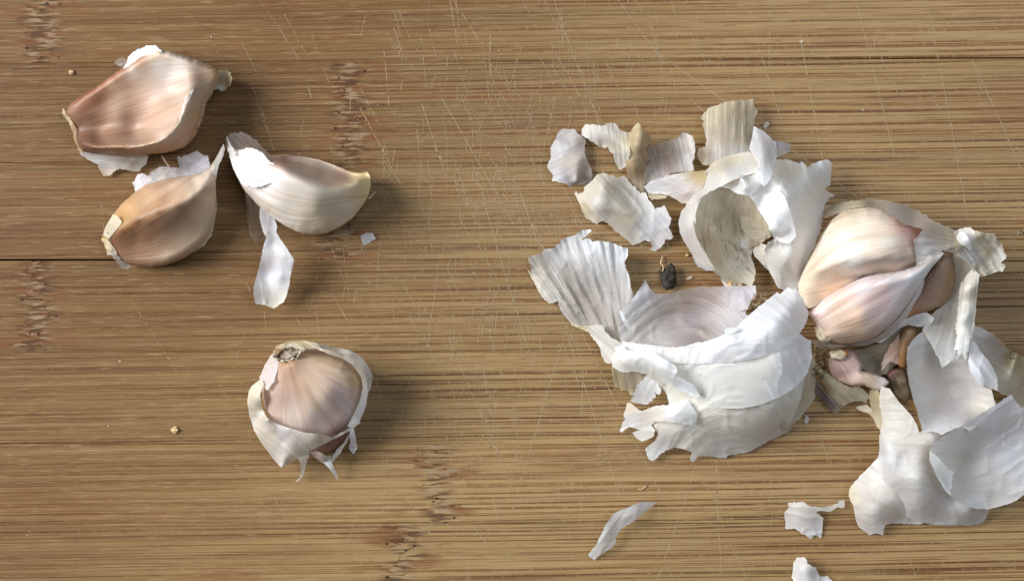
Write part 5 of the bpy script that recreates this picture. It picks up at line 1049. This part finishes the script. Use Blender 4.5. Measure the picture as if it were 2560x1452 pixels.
sheet('tan_skin', t, [(2174, 975), (2186, 972), (2197, 976), (2202, 1000), (2205, 1030), (2208, 1060), (2206, 1086), (2198, 1072), (2190, 1066), (2182, 1040), (2178, 1020), (2172, 995)], [(2180, 978, 70), (2200, 985, 112), (2206, 1080, 96), (2184, 1040, 40)], cols=[(2185, 990, (206, 190, 152)), (2198, 1050, (216, 204, 176))], rough=1.2, step=4, st=('lin', 80), wr=2)
sheet('tan_skin', t, [(2138, 1018), (2150, 1013), (2166, 1010), (2180, 1022), (2186, 1045), (2178, 1040), (2165, 1030), (2150, 1026)], [(2142, 1018, 12), (2170, 1015, 30), (2184, 1042, 34)], cols=(216, 204, 178), rough=0.8, step=4)
sheet('bottom_skin', t, [(2196, 1142), (2184, 1154), (2174, 1166), (2154, 1184), (2136, 1202), (2124, 1222), (2121, 1242), (2130, 1258), (2135, 1274), (2138, 1295), (2144, 1312), (2158, 1326), (2174, 1335), (2190, 1333), (2208, 1337), (2209, 1324), (2213, 1312), (2230, 1308), (2248, 1309), (2300, 1310), (2330, 1300), (2320, 1220), (2260, 1150), (2220, 1135)],
      [(2196, 1146, 90), (2136, 1204, 46), (2123, 1240, 34), (2144, 1310, 14), (2174, 1333, 8), (2208, 1334, 14), (2250, 1306, 20), (2320, 1300, 30), (2190, 1230, 100), (2180, 1280, 80), (2240, 1260, 90), (2240, 1170, 112)], mat='silk', cols=[(2160, 1210, (234, 228, 222)), (2190, 1230, (222, 210, 198)), (2130, 1240, (226, 216, 176)), (2170, 1300, (232, 230, 230)), (2230, 1290, (234, 230, 228)), (2200, 1180, (230, 226, 224))], st=('lin', 20), wr=4, wf=26, lf=3, rough=0.9, lines=[[(2126, 1225, 40), (2140, 1260, 56), (2162, 1268, 72)]])
sheet('right_skin', t, [(2424, 812), (2438, 815), (2460, 822), (2482, 834), (2500, 850), (2517, 869), (2540, 883), (2565, 893), (2620, 910), (2640, 960), (2600, 1010), (2550, 1020), (2520, 990), (2505, 985), (2494, 978), (2478, 970), (2462, 964), (2447, 962), (2436, 945), (2424, 927), (2416, 905), (2418, 870)],
      [(2436, 820, 130), (2482, 838, 110), (2540, 886, 110), (2610, 930, 70), (2560, 1000, 60), (2500, 980, 150), (2447, 958, 166), (2425, 920, 150), (2480, 900, 90), (2540, 930, 80), (2450, 870, 112)], cols=[(2450, 840, (226, 222, 222)), (2490, 890, (206, 200, 194)), (2540, 900, (206, 194, 150)), (2530, 950, (222, 216, 196)), (2460, 940, (228, 228, 232)), (2560, 960, (196, 184, 160))], st=('lin', 35), wr=2.5, lf=2, rough=0.7, lines=[[(2430, 850, 140), (2440, 900, 150), (2470, 945, 160), (2495, 976, 156)], [(2540, 886, 112), (2536, 930, 106), (2522, 984, 120)]], c=16)
sheet('edge_ribbon', t, [(2430, 850), (2444, 862), (2452, 880), (2470, 900), (2484, 920), (2494, 945), (2494, 978), (2478, 970), (2462, 964), (2446, 960), (2436, 945), (2424, 926), (2420, 900), (2424, 875)], [(2432, 856, 152), (2450, 885, 172), (2490, 940, 160), (2490, 974, 166), (2446, 956, 186), (2424, 915, 176)], mat='silk', cols=[(2445, 900, (226, 226, 234)), (2480, 950, (230, 228, 230))], st=('lin', 55), rough=0.8, wr=2, lf=1)
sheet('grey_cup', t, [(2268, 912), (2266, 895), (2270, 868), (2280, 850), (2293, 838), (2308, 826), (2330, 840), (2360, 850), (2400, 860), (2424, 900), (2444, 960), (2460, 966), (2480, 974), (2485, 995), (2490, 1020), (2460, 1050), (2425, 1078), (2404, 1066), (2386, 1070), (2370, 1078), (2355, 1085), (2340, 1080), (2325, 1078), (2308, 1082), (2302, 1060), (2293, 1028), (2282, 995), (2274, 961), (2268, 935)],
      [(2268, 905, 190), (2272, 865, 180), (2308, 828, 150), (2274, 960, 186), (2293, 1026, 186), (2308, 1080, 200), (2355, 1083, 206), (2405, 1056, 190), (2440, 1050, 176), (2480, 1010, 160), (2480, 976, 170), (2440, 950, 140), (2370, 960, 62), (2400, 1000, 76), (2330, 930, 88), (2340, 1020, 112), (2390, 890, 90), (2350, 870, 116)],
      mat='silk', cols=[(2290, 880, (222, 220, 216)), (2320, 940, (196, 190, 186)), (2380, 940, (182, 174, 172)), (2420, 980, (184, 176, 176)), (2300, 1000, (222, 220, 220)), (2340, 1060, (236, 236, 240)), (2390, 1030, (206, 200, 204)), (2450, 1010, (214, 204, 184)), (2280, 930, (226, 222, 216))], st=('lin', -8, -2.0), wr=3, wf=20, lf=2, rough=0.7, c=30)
sheet('front_skin', t, [(2204, 965), (2214, 968), (2224, 972), (2236, 990), (2251, 1008), (2270, 1028), (2285, 1048), (2292, 1064), (2298, 1080), (2320, 1070), (2360, 1060), (2430, 1030), (2490, 1000), (2500, 1060), (2470, 1150), (2470, 1220), (2475, 1262), (2472, 1276), (2466, 1292), (2458, 1305), (2442, 1310), (2424, 1313), (2376, 1312), (2328, 1310), (2300, 1304), (2278, 1298), (2260, 1286), (2247, 1276), (2236, 1258), (2226, 1240), (2214, 1216), (2206, 1194), (2198, 1166), (2196, 1142), (2200, 1118), (2198, 1096), (2203, 1072), (2206, 1050), (2202, 1030), (2198, 1010), (2200, 985)],
      [(2206, 968, 128), (2204, 1050, 134), (2198, 1100, 128), (2198, 1145, 112), (2226, 1238, 70), (2278, 1294, 36), (2328, 1308, 26), (2424, 1311, 20), (2466, 1285, 36), (2470, 1240, 90), (2440, 1150, 30), (2420, 1195, 30), (2390, 1140, 60), (2430, 1035, 130), (2490, 1005, 120), (2360, 1062, 160), (2348, 1098, 176), (2285, 1050, 176), (2224, 976, 150), (2260, 1150, 176), (2300, 1200, 186), (2350, 1245, 118), (2250, 1080, 170), (2300, 1260, 120), (2420, 1280, 76)],
      mat='silk', cols=[(2220, 1000, (206, 196, 174)), (2240, 1040, (212, 202, 184)), (2215, 1140, (236, 238, 246)), (2250, 1120, (224, 218, 208)), (2290, 1200, (226, 222, 216)), (2340, 1270, (228, 228, 230)), (2420, 1290, (234, 236, 242)), (2310, 1110, (220, 212, 200))], st=('lin', 30, -2.0), wr=2.5, wf=26, lf=2, rough=0.8, lines=[[(2202, 1090, 138), (2216, 1120, 166), (2222, 1160, 164), (2232, 1210, 136)]], c=24)
sheet('front_cup', t, [(2324, 1116), (2334, 1106), (2347, 1099), (2372, 1084), (2401, 1066), (2432, 1046), (2463, 1027), (2496, 1006), (2528, 986), (2540, 1002), (2551, 1018), (2580, 1016), (2640, 1040), (2660, 1120), (2620, 1200), (2560, 1236), (2540, 1250), (2520, 1259), (2495, 1266), (2471, 1272), (2448, 1272), (2424, 1268), (2400, 1254), (2378, 1240), (2360, 1220), (2344, 1194), (2332, 1172), (2324, 1150)],
      [(2326, 1118, 226), (2372, 1086, 220), (2463, 1030, 226), (2528, 990, 222), (2560, 1022, 190), (2640, 1080, 130), (2560, 1234, 96), (2471, 1270, 88), (2424, 1266, 110), (2378, 1238, 160), (2326, 1150, 220), (2344, 1190, 200), (2440, 1130, 110), (2400, 1170, 122), (2500, 1180, 96), (2520, 1080, 136), (2460, 1230, 96)],
      mat='silk', cols=[(2350, 1120, (232, 230, 232)), (2400, 1150, (206, 196, 184)), (2430, 1200, (214, 206, 198)), (2470, 1080, (230, 232, 240)), (2530, 1040, (236, 238, 246)), (2540, 1150, (228, 232, 242)), (2480, 1230, (214, 206, 198)), (2440, 1260, (226, 226, 228))], st=('lin', -22, 2.0), wr=2.5, wf=26, lf=2, rough=0.7, c=30)
sheet('folded_edge', t, [(2322, 1130), (2328, 1128), (2345, 1142), (2362, 1160), (2372, 1172), (2384, 1178), (2380, 1192), (2380, 1216), (2374, 1226), (2380, 1240), (2366, 1228), (2350, 1204), (2336, 1180), (2326, 1155)], [(2324, 1132, 232), (2372, 1174, 206), (2380, 1190, 196), (2376, 1222, 186), (2350, 1200, 206), (2345, 1165, 222)], mat='silk', cols=[(2340, 1160, (240, 242, 242)), (2350, 1150, (232, 232, 206)), (2370, 1210, (238, 240, 246))], st=('lin', 60), rough=0.9, lf=0.8, step=4)

# ------------------------------------------------------------------ fine dust of skin and root all over the board
rd = random.Random(23)
V, F = [], []
for k in range(80):
    if rd.random() < 0.6:
        x, y = rd.gauss(1640, 420), rd.gauss(720, 330)
    else:
        x, y = rd.uniform(0, 2560), rd.uniform(0, 1452)
    n = rd.randint(4, 6)
    rad = rd.uniform(0.8, 2.6) if rd.random() < 0.9 else rd.uniform(3.5, 6)
    b = len(V)
    a0 = rd.uniform(0, 6.28)
    el = rd.uniform(0.35, 1.0)
    for i in range(n):
        w = a0 + 6.283 * i / n
        rr_ = rad * rd.uniform(0.6, 1.2)
        V.append(tuple(wpt(x + math.cos(w) * rr_, y + math.sin(w) * rr_ * el, rd.uniform(0.7, 2.2))))
    F.append(tuple(range(b, b + n))[::-1])
du = link_mesh('skin_dust', np.array(V), F, 'dust', None, wpt(1280, 726), smooth=False)
tag(du, 'specks of pale skin dust scattered over the board', None, None, 'stuff')
